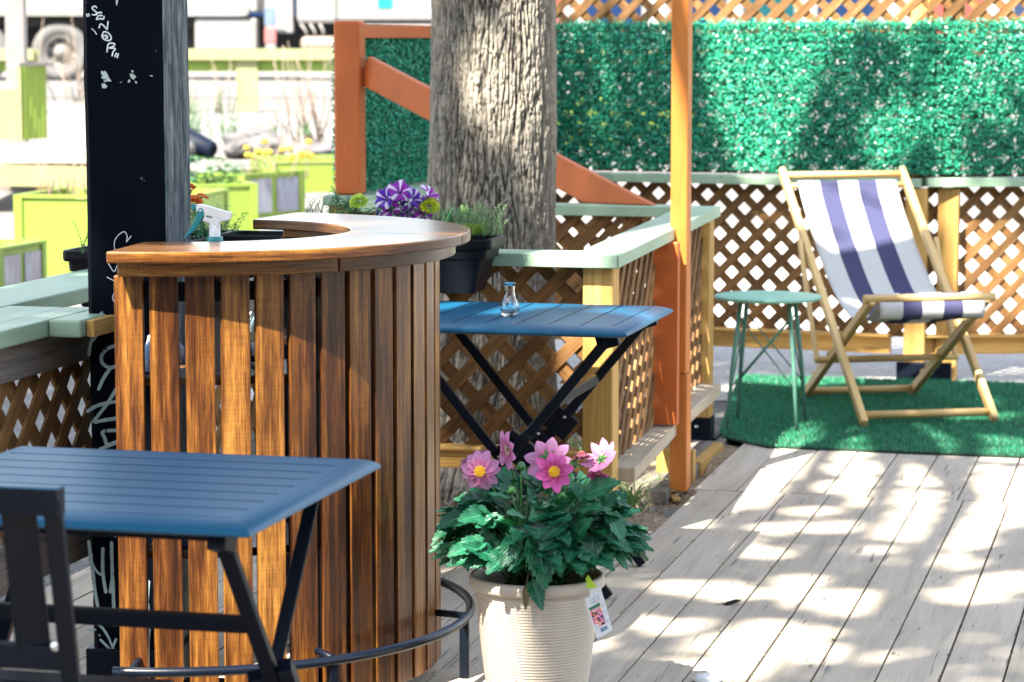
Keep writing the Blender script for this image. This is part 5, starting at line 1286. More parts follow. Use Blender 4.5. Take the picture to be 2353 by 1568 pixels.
def marigold(label, q, size, cm, base, seed, lean=(0, -.2, 1), double=True):
    rnd = random.Random(seed); t = thing('marigold', label, 'marigold', base, 0, 'marigolds in the planter boxes'); q = Vector(q); ax = Vector(lean).normalized(); X = ax.orthogonal().normalized(); Y = ax.cross(X)
    mb = MB()
    rows = [(1.0, .02, 15), (.92, .20, 15), (.80, .42, 14), (.62, .66, 12), (.40, .86, 9), (.18, 1.0, 5)] if double else [(1.0, .0, 8), (.6, .25, 8), (.35, .42, 6)]
    for rr, zz, n in rows:
        for k in range(n):
            a = 2 * math.pi * (k + rnd.random() * .6) / n + zz; rad = X * math.cos(a) + Y * math.sin(a)
            petal(mb, q + ax * (zz * size * (.62 if double else .5)) + rad * size * rr * .25, (ax * (.8 if zz < .5 else .4) + rad * .3 * zz).normalized(), (rad + ax * zz * 1.1).normalized(), size * (rr * .72 + .10) * rnd.uniform(.85, 1.1), size * .52, .10, rnd.random(), .25 if not double else .1)
    mb.build('flower_head', cm, t, fix=False)
    st = MB(); b = Vector(base); st.tube([b, b.lerp(q, .5) + Vector((rnd.uniform(-.01, .01), 0, .01)), q - ax * size * .35], [.0024, .0022, .0024], 7); st.lathe([(.0022, -size * .62), (size * .22, -size * .3), (size * .26, 0)], q, 12, axis=ax); st.build('stem', M['stem'], t, fix=False)
    lv = MB()
    for k in range(9):
        a = rnd.uniform(0, 6.28); p = b.lerp(q, rnd.uniform(.1, .6)); d = Vector((math.cos(a), math.sin(a), rnd.uniform(.1, .7))).normalized(); tip = p + d * .05
        for j in range(7): s = .25 + j * .12; side = d.cross(Vector((0, 0, 1))).normalized() * (1 if j % 2 else -1); add_leaf(lv, p.lerp(tip, s), (d * .5 + side).normalized() if j < 6 else d, (0, 0, 1), .022, .007, lobes=.2, nu=7)
    lv.build('foliage', M['parsley_leaf'], t, fix=False); return t
def petunia_mat():
    m, nt, b = mat('striped_petunia', (.2, .02, .4), .5, .3); uv = uvn(nt); sp = nd(nt, 'SeparateXYZ'); lk(nt, uv, sp.inputs[0]); rv, rx, ry = rndnode(nt)
    mu = nd(nt, 'Math', operation='MULTIPLY'); mu.inputs[1].default_value = 5 * 2 * math.pi; lk(nt, sp.outputs[0], mu.inputs[0]); cs = nd(nt, 'Math', operation='COSINE'); lk(nt, mu.outputs[0], cs.inputs[0])
    md = nd(nt, 'MapRange'); md.inputs[1].default_value = -1; md.inputs[2].default_value = 1; lk(nt, cs.outputs[0], md.inputs[0])
    pur = ramp(nt, [(0, (.085, .012, .36)), (.5, (.12, .018, .38)), (1, (.32, .02, .36))], rx).outputs[0]
    k = ramp(nt, [(.74, (0, 0, 0)), (.95, (1, 1, 1))], md.outputs[0]).outputs[0]; c = mixc(nt, k, pur, (.72, .66, .80))
    dk = ramp(nt, [(.0, (0, 0, 0)), (.45, (1, 1, 1))], sp.outputs[1]).outputs[0]; c = mixc(nt, dk, (.05, .01, .14), c); lk(nt, c, b.inputs['Base Color'])
    t = nd(nt, 'BsdfTranslucent'); lk(nt, c, t.inputs[0]); mx = nd(nt, 'MixShader'); mx.inputs[0].default_value = .25; lk(nt, b.outputs[0], mx.inputs[1]); lk(nt, t.outputs[0], mx.inputs[2]); lk(nt, mx.outputs[0], nt.nodes['Material Output'].inputs[0]); return m
def right_box_plants():
    z0 = .955; top = .985
    T = trough('black planter box of petunias and marigolds on the front railing by the tree', uvw((-2.50, 8.055, .818)), -DA, .90, .20, .170)
    base = lambda x, y=0: T((x, y, .14))
    yy = lambda X: None
    def pos(X, Y, dep): return aty(X, Y, dep)
    # the petunia
    t = thing('petunia', 'petunia with purple and white striped trumpets behind the bar top', 'petunia', T((-.05, .0, .14)), 0); pm = petunia_mat(); rnd = random.Random(4); st = MB(); lv = MB()
    D = 8.45
    for X, Y, ax, s, tone in ((883, 455, (-.5, -.75, .35), .036, .15), (920, 438, (.15, -.75, .55), .038, .85), (897, 482, (-.2, -.95, .1), .030, .9), (955, 455, (.75, -.5, .35), .034, .3), (965, 470, (.3, -.7, .2), .03, .4), (990, 440, (.55, -.25, .75), .033, .9), (975, 487, (.05, -1, .15), .032, .95), (938, 493, (.15, -.9, -.3), .031, .75), (915, 462, (0, -.9, .2), .026, .05), (870, 498, (-.8, -.3, -.3), .022, .1)):
        q = pos(X, Y, D + rnd.uniform(-.04, .04)); ax = Vector(ax).normalized(); mb = MB(); n = 40
        prof = [(.0035, -.040), (.005, -.028), (.0075, -.016), (.012, -.006), (s * .62, -.001), (s * .86, .0), (s, -.003)]; b = len(mb.v); Xv = ax.orthogonal().normalized(); Yv = ax.cross(Xv)
        for i, (r_, z_) in enumerate(prof):
            for j in range(n + 1):
                a = 2 * math.pi * j / n; f = 1 + (.13 * math.cos(5 * a) * (i - 3) / 3 if i > 3 else 0); w = .0035 * math.cos(5 * a + 1.5) * (i > 3) + .002 * math.sin(11 * a) * (i > 4)
                mb.v.append(q + (Xv * math.cos(a) + Yv * math.sin(a)) * r_ * f + ax * (z_ + w))
        for i in range(len(prof) - 1):
            for j in range(n): a_ = b + i * (n + 1) + j; mb.face((a_, a_ + 1, a_ + n + 2, a_ + n + 1), [(j / n, i / 6), ((j + 1) / n, i / 6), ((j + 1) / n, (i + 1) / 6), (j / n, (i + 1) / 6)], (tone, .5), 0, True)
        mb.build('flower', pm, t, fix=False)
        bs = T((-.05 + rnd.uniform(-.08, .08), rnd.uniform(-.03, .03), .14)); st.tube([bs, bs.lerp(q - ax * .05, .6) + Vector((0, 0, .02)), q - ax * .04], [.002, .0016, .0018], 6)
        for k in range(9):
            p = bs.lerp(q, rnd.uniform(.2, .85)) + Vector((rnd.uniform(-.03, .03), rnd.uniform(-.03, .03), 0)); a = rnd.uniform(0, 6.28); add_leaf(lv, p, (math.cos(a), math.sin(a), rnd.uniform(0, .6)), (0, 0, 1), rnd.uniform(.02, .034), .012, lobes=0, nu=6)
    st.build('stems', M['stem'], t, fix=False); lv.build('foliage', M['parsley_leaf'], t, fix=False)
    ym = leafmat('lime_yellow_petals', (.50, .60, .015), (.66, .70, .03), .55, .15, (1.1, 1.1, .6))
    ym2 = leafmat('pale_lime_petals', (.38, .58, .06), (.56, .70, .12), .55, .15, (1.1, 1.1, .6))
    marigold('pale lime double marigold beside the striped petunias', pos(825, 466, 8.5), .027, ym2, T((-.24, 0, .14)), 3, (-.15, -.5, .8))
    marigold('bright yellow double marigold against the tree trunk', pos(988, 478, 8.42), .028, ym, T((.14, 0, .14)), 4, (.1, -.5, .85))
    bushy('thyme', 'thin thyme sprigs at the end of the planter beside the lime planters', 'thyme', pos(745, 498, 8.7), .10, .05, .085, 16, M['thyme_leaf'], .008, 5)
    bushy('parsley', 'dark parsley clump rising behind the bar top beside the pale marigold', 'parsley', pos(795, 500, 8.6), .06, .05, .085, 16, M['parsley_leaf'], .016, 6)
    bushy('rosemary', 'bushy blue green herb in the planter against the tree trunk', 'herb', pos(1055, 545, 8.33), .10, .07, .10, 60, M['parsley_leaf'], .009, 7)
    bushy('variegated_thyme', 'pale variegated thyme spilling over the planter end by the tree', 'thyme', pos(1118, 540, 8.27), .08, .07, .10, 34, M['variegated_leaf'], .009, 8)
    bushy('sedum', 'yellow green stonecrop at the planter front edge by the tree', 'stonecrop', pos(1090, 540, 8.24), .05, .03, .035, 26, leafmat('sedum_leaf', (.36, .46, .05), (.50, .58, .10), .5, .1), .008, 9)
    mb = MB(); p = pos(1067, 480, 8.4)
    for k, dx in enumerate((-.006, .007)): mb.lathe([(.002, -.02), (.006, -.012), (.0068, 0), (.004, .010), (.0005, .013)], p + Vector((dx, 0, 0)), 12, axis=(dx * 20, 0, 1))
    mb.tube([p + Vector((0, 0, -.10)), p + Vector((0, 0, -.015))], .0016, 6)
    o = mb.build('seed_pod', leafmat('pod_green', (.16, .30, .09), (.22, .36, .12), .5, .1), None); tag(o, 'pair of pale green buds standing above the blue green herb', 'flower buds')
    # left box behind the black post
    T2 = trough('black planter box of orange marigolds behind the black post', uvw((-3.055, 7.76, .812)), -DA + R(90), .92, .24, .172)
    om = leafmat('orange_petals', (.55, .10, .006), (.62, .17, .01), .5, .15, (1.2, 1, .6))
    marigold('single orange marigold on a tall stem beside the black post', aty(462, 453, 7.95), .020, om, T2((.30, -.05, .14)), 11, (.1, -.25, 1), False)
    marigold('orange double marigold half hidden by the black post', aty(444, 470, 7.9), .026, om, T2((.27, -.02, .14)), 12, (.1, -.5, .8))
    marigold('small orange marigold topmost beside the black post', aty(437, 436, 7.9), .016, om, T2((.25, .0, .14)), 13, (-.3, -.3, .9))
    bushy('marigold_leaves', 'dark feathery marigold leaves behind the spray bottle', 'marigold foliage', T2((.33, -.05, .135)), .12, .10, .12, 26, M['parsley_leaf'], .016, 14)
    bushy('thyme', 'single thin thyme sprig left of the black post', 'thyme', aty(190, 582, 7.55), .008, .008, .10, 3, M['parsley_leaf'], .010, 15)
right_box_plants()

# ------------------------------------------------------------------ small things on the deck and in the earth
def bits():
    p = at(1680, 1385, .006); mb = MB(); a = R(20)
    pts = [p + Vector((math.cos(a) * s + .0, math.sin(a) * s, .003 * math.sin(s * 90))) for s in [x * .008 - .022 for x in range(7)]]
    mb.tube(pts, [.002, .005, .006, .0055, .006, .005, .002], 8)
    for _ in range(60): q = random.choice(pts); d = Vector((random.gauss(0, 1), random.gauss(0, 1), abs(random.gauss(0, .6)))).normalized(); mb.tube([q, q + d * .008], [.0012, .0005], 4)
    mb.tube([pts[0], pts[0] + Vector((-.03, -.006, .001))], [.0015, .0008], 5)
    tag(mb.build('catkin', paint('dark_catkin', (.02, .017, .015), .9), None), 'dark dry catkin lying on the sunlit deck boards', 'catkin')
    p = at(1625, 1563, .002); mb = MB(); mb.lathe([(.036, 0), (.037, .004), (.033, .006), (.030, .012), (.010, .013), (.001, .012)], p, 32)
    tag(mb.build('cup_lid', paint('clear_white_lid', (.70, .72, .74), .3, .03), None), 'white plastic cup lid lying on the deck at the picture foot', 'lid')
    # grass tufts by the corner post and under the railing
    n = 420; rnd = random.Random(9)
    def tuft(name, label, cx, cy, spread, num, h, seed):
        r = random.Random(seed); mb = MB()
        for _ in range(num):
            b = at(cx + r.gauss(0, spread), cy + abs(r.gauss(0, spread * .35)), -.03); L = h * r.uniform(.5, 1.1); a = r.uniform(0, 6.28); k = r.uniform(.2, 1.0); d = Vector((math.cos(a) * k, math.sin(a) * k, 1)).normalized(); sd = d.cross(Vector((0, 1, .1))).normalized() * .0028
            m1 = b + d * L * .55; e = b + d * L * .85 + Vector((math.cos(a), math.sin(a), -.25)) * L * .30; rr = (r.random(), .5)
            mb.quad([b - sd, b + sd, m1 + sd * .8, m1 - sd * .8], r=rr, sm=True); mb.quad([m1 - sd * .8, m1 + sd * .8, e], r=rr, sm=True)
        o = mb.build(name, leafmat(name + '_blade', (.07, .20, .06), (.26, .30, .12), .6, .25), None, fix=False); tag(o, label, 'grass', 'grass tufts in the tree bed')
    tuft('grass_tuft', 'long green grass tuft at the foot of the corner railing post', 1440, 1170, 16, 70, .17, 1)
    tuft('grass_tuft', 'sparse grass blades at the foot of the pale orange post', 1515, 1125, 22, 26, .09, 2)
    tuft('grass_tuft', 'grass growing behind the front lattice beside the corner post', 1330, 1080, 30, 80, .26, 3)
    tuft('grass_tuft', 'small grass patch between the lattice and the round bar', 1060, 1045, 20, 45, .12, 4)
    P = np.array([tuple(uvw((random.uniform(-3.2, -1.7), random.uniform(8.1, 9.4), random.uniform(-.03, .01)))) for _ in range(3200)]); n = len(P)
    V = leaf_quads(P, RNG.normal(size=(n, 3)) * .5 + [0, 0, 1], RNG.normal(size=(n, 3)), RNG.uniform(.02, .05, n), RNG.uniform(.003, .006, n))
    tag(np_mesh('straw_litter', V, 4, leafmat('straw', (.12, .09, .055), (.42, .34, .22), .9, 0), loc=tuple(uvw((-2.4, 8.7, 0)))), 'dry straw and bark litter on the earth under the railing', 'litter', kind='stuff')
    mb = MB(); a, b = at(1430, 1120, -.01), at(1480, 1165, -.02); mb.tube([a, a.lerp(b, .4) + Vector((0, 0, .02)), b], [.008, .009, .005], 8); tag(mb.build('root', M['oldtimber'], None), 'bare dark root curling out of the earth beside the corner post', 'root')
    mb = MB(); a, b = at(1525, 1115, -.02), at(1556, 1150, -.03); mb.beam(a, b, .03, .012); tag(mb.build('wood_offcut', M['pine'], None, bevel=.002), 'thin pale wood offcut lying by the foot of the tall orange post', 'offcut')
    mb = MB(); q = aty(1258, 20, 13.22); mb.box((q.x, q.y, .98), (.075, .02, 2.06)); tag(mb.build('painted_board', paint('bright_blue_paint', (.01, .12, .45), .5), None, bevel=.003), 'tall narrow bright blue board leaning on the rear fence just past the tree trunk', 'board')
bits()
# ------------------------------------------------------------------ the sunlit lot beyond the patio
def px(y): return y / F_PX
def lime_planter(label, X0, X1, Ytop, y, rz, depth, poster=False, seed=0):
    c0, c1 = aty(X0, Ytop, y), aty(X1, Ytop, y); zt = c0.z; zb = gz(y) - .03; w = (c1 - c0).length; c = (c0 + c1) / 2 + Vector((0, depth / 2, 0)); c.z = 0
    t = thing('garden_planter', label, 'planter', (c.x, c.y, zb), rz, 'lime green garden planters on the gravel'); ca, sa = math.cos(rz), math.sin(rz)
    T = lambda p: Vector((c.x + p[0] * ca - p[1] * sa, c.y + p[0] * sa + p[1] * ca, p[2]))
    hx, hy, hz = w / 2, depth / 2, (zb + zt) / 2; H = zt - zb
    for (x, yy_, sx, sy) in ((0, -hy, w, .03), (0, hy, w, .03), (hx, 0, .03, depth), (-hx, 0, .03, depth)):
        mb = MB(T); mb.box((x, yy_, hz), (sx - (.032 if sx > .1 else 0), sy - (.032 if sy > .1 else 0), H - .02)); mb.build('panel', M['lime'], t)
    for sx in (-1, 1):
        for sy in (-1, 1): mb = MB(T); mb.box((sx * hx, sy * hy, hz), (.06, .06, H)); mb.build('corner_post', M['lime'], t, bevel=.004)
    mb = MB(T); mb.box((0, -hy - .006, zt + .006), (w + .06, .05, .02)); mb.box((0, hy + .006, zt + .006), (w + .06, .05, .02)); mb.box((-hx, 0, zt + .006), (.05, depth - .04, .02)); mb.box((hx, 0, zt + .006), (.05, depth - .04, .02)); mb.build('rim', M['lime'], t)
    mb = MB(T); mb.box((0, 0, zt - .06), (w - .05, depth - .05, .02)); mb.build('soil', M['dirt'], t)
    if poster:
        pm, nt, b = mat('faded_poster', (.4, .4, .5), .5); tc = nd(nt, 'TexCoord'); n = nd(nt, 'TexNoise', Scale=6.0, Detail=4.0); lk(nt, vscale(nt, tc.outputs['Object'], (1, 1, .35)), n.inputs['Vector'])
        cc = ramp(nt, [(.3, (.12, .11, .15)), (.45, (.22, .24, .30)), (.55, (.17, .15, .19)), (.7, (.32, .32, .36))], n.outputs[0]).outputs[0]; lk(nt, cc, b.inputs['Base Color'])
        for k in (-.24, .24): mb = MB(T); mb.box((hx + .02, k * depth, hz + .02), (.006, depth * .38, H * .72)); mb.build('poster', pm, t)
    return T, zt
def wild(name, label, cat, c, rad, h, n, lm, seed, ls=.05, flowers=None, group=None, twig=.006, lw=.35):
    rnd = random.Random(seed); t = thing(name, label, cat, c, 0, group); st = MB(); lv = MB(); fl = []; c = Vector(c)
    for _ in range(n):
        b = c + Vector((rnd.gauss(0, rad), rnd.gauss(0, rad * .5), 0)); e = b + Vector((rnd.gauss(0, h * .22), rnd.gauss(0, h * .2), h * rnd.uniform(.5, 1.1))); st.tube([b, b.lerp(e, .5) + Vector((rnd.gauss(0, h * .05), 0, 0)), e], [twig, twig * .7, twig * .3], 5)
        if lm:
            for k in range(9): p = b.lerp(e, rnd.uniform(.15, 1)); a = rnd.uniform(0, 6.28); add_leaf(lv, p, (math.cos(a), math.sin(a), rnd.uniform(-.1, .8)), (0, 0, 1), ls * rnd.uniform(.6, 1.2), ls * lw, lobes=0, nu=5)
        if flowers and rnd.random() < .6: fl.append(e)
    st.build('stems', flowers[1] if flowers and len(flowers) > 1 else M['stem'] if lm else M['strawstem'], t, fix=False)
    if lm: lv.build('foliage', lm, t, fix=False)
    for e in fl: mb = MB(); mb.lathe([(.002, -.02), (.028, -.008), (.032, .008), (.02, .022), (.001, .026)], e, 9); mb.build('flower', flowers[0], t, fix=False)
    return t
M['strawstem'] = leafmat('dry_stem', (.16, .115, .085), (.25, .20, .155), .8, 0)
M['weed'] = leafmat('weed_leaf', (.03, .11, .045), (.085, .17, .085), .6, .25)
M['yellowflower'] = leafmat('yellow_flowers', (.45, .32, .02), (.5, .40, .04), .6, .2)

def background():
    T, zt = lime_planter('large lime green planter at the left behind the black planter box', 62, 460, 455, 17.5, R(-10), .9)
    wild('dry_plant', 'dry stalks in the large lime planter beside the black post', 'plant', aty(160, 452, 17.8) - Vector((0, 0, .05)), .16, .35, 26, None, 51)
    lime_planter('lime planter edge cut off beside the sage railing', -90, 26, 575, 15.5, R(-14), .6, True)
    T, zt = lime_planter('lime planter with pale sunny side behind the spray bottle', 400, 535, 428, 19.5, R(22), .8)
    wild('leafy_weed', 'green leafy weeds in the lime planter behind the spray bottle', 'weeds', aty(465, 425, 19.9) - Vector((0, 0, .06)), .16, .24, 20, M['weed'], 52, .10)
    T, zt = lime_planter('lime planter carrying two faded posters on its side', 505, 628, 404, 21.5, R(-32), .75, True)
    wild('dry_plant', 'thin bare twigs in the lime planter with posters', 'plant', aty(620, 400, 21.9) - Vector((0, 0, .05)), .18, .32, 16, None, 53, flowers=(M['yellowflower'], M['strawstem']))
    T, zt = lime_planter('long lime planter beside the rust corner post', 590, 800, 372, 24.0, R(14), 1.0)
    wild('yellow_flower_clump', 'yellow flowers and brown grass in the long lime planter', 'flowers', aty(655, 372, 24.3) - Vector((0, 0, .10)), .20, .20, 18, None, 54, flowers=(M['yellowflower'], M['strawstem']))
    lime_planter('lime planter seen through the hedge mat beside the tree', 1240, 1420, 230, 30, R(-8), 1.0)
    lime_planter('lime planter seen through the hedge mat by the tall orange post', 1450, 1600, 250, 32, R(6), 1.0)
    # kerb stone and boulder
    rk, nt, b = mat('pale_rock', (.4, .4, .4), .9, .2); tc = nd(nt, 'TexCoord'); n = nd(nt, 'TexNoise', Scale=4.0, Detail=8.0, Roughness=.7); lk(nt, tc.outputs['Object'], n.inputs['Vector']); lk(nt, ramp(nt, [(.35, (.06, .057, .057)), (.6, (.145, .138, .142))], n.outputs[0]).outputs[0], b.inputs['Base Color']); bump(nt, b, n.outputs[0], .6, .05)
    def boulder(label, X0, X1, Y0, Y1, y, seed):
        import bmesh
        a, e = aty(X0, Y1, y), aty(X1, Y0, y); c = (a + e) / 2; bm = bmesh.new(); bmesh.ops.create_icosphere(bm, subdivisions=4, radius=1)
        for v in bm.verts:
            d = 1 + .35 * noise.noise(v.co * 1.2 + Vector((seed, 0, 0))) + .12 * noise.noise(v.co * 3 + Vector((0, seed, 0)))
            v.co = Vector((v.co.x * d * (e.x - a.x) / 2, v.co.y * d * .5, v.co.z * d * (e.z - a.z) / 2 * 1.1)) + c
        me = bpy.data.meshes.new('boulder'); bm.to_mesh(me); bm.free(); me.materials.append(rk); o = bpy.data.objects.new('boulder', me); place(o, None, c); tag(o, label, 'boulder')
    boulder('big pale grey boulder behind the lime planters', 512, 655, 300, 368, 28.5, 3)
    boulder('small grey rock beside the tipped black tub', 395, 448, 325, 360, 28, 8)
    boulder('pale rock beside the dry stalks near the rust post', 690, 790, 330, 372, 29, 15)
    mb = MB(); q = aty(458, 335, 28.2); mb.lathe([(.14, -.22), (.145, -.2), (.12, .0), (.09, .16), (.075, .18), (.01, .17)], q, 26, axis=(.8, -.35, -.25)); tag(mb.build('plastic_tub', paint('navy_plastic', (.006, .010, .022), .5, spec=.1), None), 'tipped over dark navy tub by the boulder', 'tub')
    wild('leafy_weed', 'tall green weeds growing beside the black post and dark tub', 'weeds', aty(455, 322, 29.3) , .18, .50, 22, M['weed'], 55, .07)
    wild('leafy_weed', 'low green weeds topping the big grey boulder', 'weeds', aty(590, 312, 29.2), .35, .12, 20, M['weed'], 56, .06)
    wild('dry_grass', 'brown dry grass clump at the boulder end', 'grass', aty(655, 372, 27.5), .12, .30, 26, None, 57)
    wild('dry_grass', 'tall pale dry stalks rising past the lime rail beside the rust post', 'grass', aty(715, 330, 30), .22, 1.05, 26, None, 58, twig=.010)
    wild('dry_grass', 'few pale dry stalks crossing the lime rail near the black post', 'grass', aty(500, 262, 36), .30, .75, 12, None, 59, twig=.012)
    wild('dry_grass', 'pale dry stalks in front of the lorry wheel', 'grass', aty(165, 235, 36), .18, 1.05, 10, None, 60, twig=.012)
    # lime rail fence
    t = thing('rail_fence', 'lime green post and rail fence along the road before the white lorry', 'fence', (-3, 38, gz(38)), 0)
    y = 38
    for (Y0, Y1) in ((112, 138), (140, 165)):
        yo = y + (.05 if Y0 > 120 else -.06); z_ = (aty(0, Y0, y).z + aty(0, Y1, y).z) / 2; h_ = aty(0, Y0, y).z - aty(0, Y1, y).z - .004
        for xa, xb in ((-60, 80), (300, 1700)):
            mb = MB(); mb.beam((aty(xa, Y0, y).x, yo, z_), (aty(xb, Y0, y).x, yo, z_), .05 if Y0 > 120 else .12, h_); mb.build('rail', M['lime'] if Y0 > 120 else M['lime_overexposed'], t)
    for X in (-20, 78, 300, 567, 860, 1120, 1400, 1660):
        q = aty(X, 112, y); w = .30 if X == 567 else .09; mb = MB(); mb.box((q.x, y + .0, (gz(y) + q.z - .012) / 2), (w if X == 567 else .12, .09, q.z - gz(y) - .012)); mb.build('post', M['lime_overexposed'], t)
    # kerb of the road
    mb = MB(); q = aty(0, 248, 40); mb.beam((-30, 40, gz(40) + .02), (30, 40, gz(40) + .02), .3, .14); tag(mb.build('kerb', paint('pale_concrete', (.18, .172, .168), .8, .1), None), kind='structure')
    # raised timber stage with the slatted lime box and the tall pale post
    y = 22; t = thing('timber_stage', 'low timber stage with a pale lime fascia left of the black post', 'stage', (-4.6, 23, gz(22)), 0)
    a, e = aty(-120, 364, y), aty(330, 368, y); zt = a.z
    mb = MB(); 
    for k in range(16): mb.beam((a.x, y + .1 + k * .15, zt - .02), (e.x, y + .1 + k * .15, zt - .02), .145, .04)
    mb.build('boards', M['deck'], t)
    mb = MB(); mb.beam((a.x, y - .01, zt - .13), (e.x, y - .01, zt - .16), .04, .17); mb.build('fascia', M['lime_overexposed'], t)
    for X in (-60, 100, 260): q = aty(X, 430, y + .05); mb = MB(); mb.box((q.x, y + .08, (gz(22) - .05 + zt - .05) / 2), (.115, .1, zt - gz(22) - .05)); mb.build('leg', M['pine'], t)
    mb = MB(); mb.box(((a.x + e.x) / 2, y + 2.2, zt - .25), (e.x - a.x, .04, .4)); mb.build('back_board', M['oldtimber'], t)
    y = 24; t = thing('slatted_box', 'lime slatted tall box on the timber stage', 'planter box', aty(60, 330, y), 0)
    pts = [(aty(52, 150, y), .0)]
    c = aty(52, 330, y - .2); zt2 = aty(52, 152, y).z; zb = c.z + .03
    L_ = aty(-60, 330, y - .2); Rr = aty(108, 322, y + .25)
    lo = aty(20, 205, y).z
    for k in range(10):
        p0 = L_.lerp(c, k / 10 + .05); h = lo if p0.x < aty(36, 0, y - .2).x else zt2; mb = MB(); mb.box((p0.x, p0.y, (zb + h) / 2), (.035, .03, h - zb)) ; mb.build('slat', M['lime_overexposed'], t)
    for k in range(6):
        p0 = c.lerp(Rr, k / 6 + .08); mb = MB(); mb.box((p0.x, p0.y, (zb + zt2) / 2), (.033, .03, zt2 - zb), R(50)); mb.build('slat', M['lime'], t)
    mb = MB(); mb.beam(Vector((c.x - .06, c.y, zt2 + .015)), Vector((Rr.x + .03, Rr.y, zt2 + .015)), .10, .03); mb.build('top_rail', M['offwhite'], t)
    q = aty(40, 200, 24.6); mb = MB(); mb.box((q.x, q.y, 2.0), (.17, .17, 2.7)); tag(mb.build('timber_post', paintwood('pale_grey_paint', (.19, .172, .168)), None, bevel=.01), 'thick pale grey post standing on the timber stage', 'post')
    # the lorry parked on the road
    y = 50; zr = aty(0, 186, y).z; t = thing('lorry', 'white flatbed lorry with big dusty wheels parked on the road', 'lorry', (-5, y, zr), 0)
    tyre = paint('dusty_tyre', (.10, .097, .097), .9, .2); rimm = paint('dusty_rim', (.16, .147, .137), .6, .2); dark = paint('dark_underbody', (.03, .03, .035), .7)
    def box(name, X0, X1, Y0, Y1, dy, dep, mt, bev=.02):
        a, b = aty(X0, Y1, y + dy), aty(X1, Y0, y + dy); mb = MB(); mb.box(((a.x + b.x) / 2, y + dy + dep / 2, (a.z + b.z) / 2), (b.x - a.x, dep, b.z - a.z)); return mb.build(name, mt, t, bevel=bev)
    box('bed', -300, 590, -10, 26, -.1, 2.4, M['white']); box('side_rail', -300, 570, 4, 34, -.14, .03, M['white'])
    box('chassis', -300, 1000, 36, 62, .6, .8, dark); box('under_shade_sheet', -300, 780, 60, 150, 1.5, .1, dark)  # second box: dark sheet standing in for the shade under the lorry
    box('tool_box', 448, 590, 42, 116, -.05, .6, M['white'], .05); box('cab_step', 610, 672, -60, 76, -.05, .5, M['white']); box('fuel_tank', 682, 775, -60, 54, -.05, .7, M['white'], .08)
    box('air_tank', 690, 780, 84, 118, -.1, .5, paint('cream_tank', (.22, .175, .14), .5), .1)
    box('cab_door', 776, 1010, -140, 48, -.05, 2.2, M['white'], .05); box('cab_window', 868, 902, -30, 20, -.07, .02, paint('teal_glass', (.02, .22, .22), .1))
    box('cab_skirt', 782, 1010, 56, 105, -.02, .6, M['offwhite'], .04)
    pm = box('marker_post', 608, 632, 16, 60, -.4, .1, paint('blue_grey_sleeve', (.09, .13, .19), .6)); box('marker_band', 608, 634, 64, 100, -.4, .1, paint('faded_red', (.26, .09, .09), .6)); box('marker_foot', 610, 634, 101, 125, -.4, .1, M['offwhite'])
    for X in (-45, 138, 1080):
        c = aty(X, 119, y); Rw = 66 * px(y); w = thing_part = None
        mb = MB(); mb.lathe([(Rw * .52, .10), (Rw * .60, .0), (Rw * .82, -.03), (Rw * .96, .0), (Rw, .06), (Rw, .26), (Rw * .9, .3), (Rw * .5, .3)], (c.x, y, zr + Rw), 40, axis=(0, 1, 0)); wh = mb.build('wheel', tyre, t)
        mb = MB(); mb.lathe([(Rw * .56, .02), (Rw * .53, .0), (Rw * .50, .04), (Rw * .46, .14), (Rw * .30, .16), (Rw * .22, .06), (Rw * .18, .0), (Rw * .01, -.01)], (c.x, y, zr + Rw), 36, axis=(0, 1, 0)); rm = mb.build('rim', rimm, wh)
        for k in range(8): a = k * math.pi / 4 + .2; mb = MB(); mb.lathe([(.045, 0), (.03, -.002), (.001, -.003)], (c.x + Rw * .38 * math.cos(a), y + .13, zr + Rw + Rw * .38 * math.sin(a)), 10, axis=(0, 1, 0)); mb.build('vent_hole', dark, rm)
    for k in range(3):
        q0, q1 = aty(690 + k * 22, 54, y), aty(705 + k * 18, 86, y); mb = MB(); mb.tube([q0, q0.lerp(q1, .5) + Vector((.05, -.02, -.02)), q1], .025, 8); mb.build('hose', M['offwhite'], t)
    # shopfront and cars across the street, seen through the top lattice
    y = 62; z0 = gz(60); t = thing('shop_building', 'long shopfront with dark blue windows and white pillars across the street', 'building', (12, y, z0), 0)
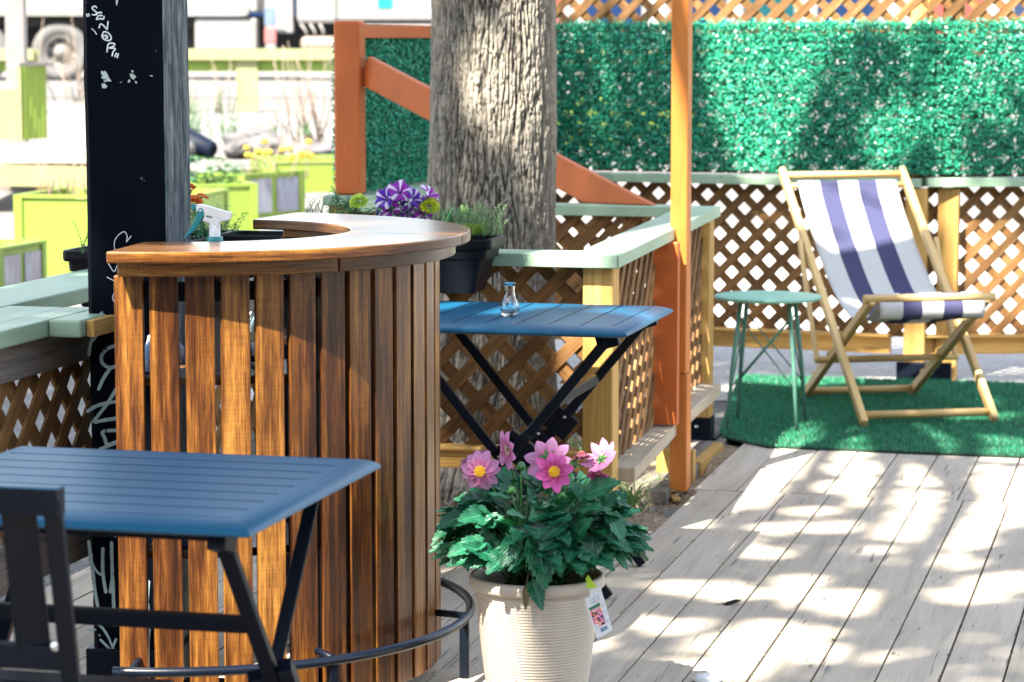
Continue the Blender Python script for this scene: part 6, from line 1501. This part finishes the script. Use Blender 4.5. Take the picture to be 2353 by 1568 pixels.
    mb = MB(); mb.box((14, y + 4, z0 + 2.6), (44, 8, 5.2)); mb.build('wall', paint('pale_render', (.42, .42, .44), .8, .1), t)
    r = random.Random(2); x = -6
    blue = paint('dark_blue_glass', (.01, .025, .07), .08); teal_ = paint('dark_teal_glass', (.01, .06, .07), .08); red = paint('red_door', (.28, .04, .03), .5)
    k = 0
    while x < 34:
        w = r.uniform(.8, 1.6); mb = MB(); mb.box((x + w / 2, y - .02, z0 + 1.5), (w, .05, 2.6)); f = mb.build('door' if k % 5 == 3 else 'window', [blue, teal_, blue, red, blue][k % 5], t)
        mb = MB(); mb.box((x - .06, y - .05, z0 + 1.5), (.10, .10, 2.7)); mb.box((x + w + .06, y - .05, z0 + 1.5), (.10, .10, 2.7)); mb.box((x + w / 2, y - .05, z0 + 2.9), (w + .22, .10, .10)); mb.build('frame', M['white'], f); x += w + r.uniform(.3, .9); k += 1
background()

def behind_viewer():
    """unseen house added behind the camera: cuts sky fill and darkens what the glossy things mirror"""
    t = thing('added_brick_house', 'unseen dark brick house added behind the camera to darken reflections', 'house', (0, -8, -.05), 0)  # added out of view to darken reflections and block sky light
    m, nt, b = mat('dark_brick', (.12, .06, .045), .85, .2); tc = nd(nt, 'TexCoord'); br = nd(nt, 'TexBrick', Scale=4.0); lk(nt, vscale(nt, tc.outputs['Object'], (1, 1, 1)), br.inputs['Vector'])
    br.inputs['Color1'].default_value = (.13, .060, .042, 1); br.inputs['Color2'].default_value = (.09, .042, .032, 1); br.inputs['Mortar'].default_value = (.16, .15, .14, 1); lk(nt, br.outputs[0], b.inputs['Base Color'])
    mb = MB(); mb.box((0, -10, 3.9), (40, 4, 7.9)); mb.build('wall', m, t)
    for k in range(-6, 7):
        for z in (1.6, 5.0):
            mb = MB(); mb.box((k * 3.0, -7.98, z), (1.1, .08, 1.7)); w = mb.build('window', paint('dark_window', (.01, .012, .016), .1), t)
            mb = MB(); mb.box((k * 3.0, -7.96, z - .92), (1.3, .16, .08)); mb.build('sill', M['offwhite'], w)
behind_viewer()
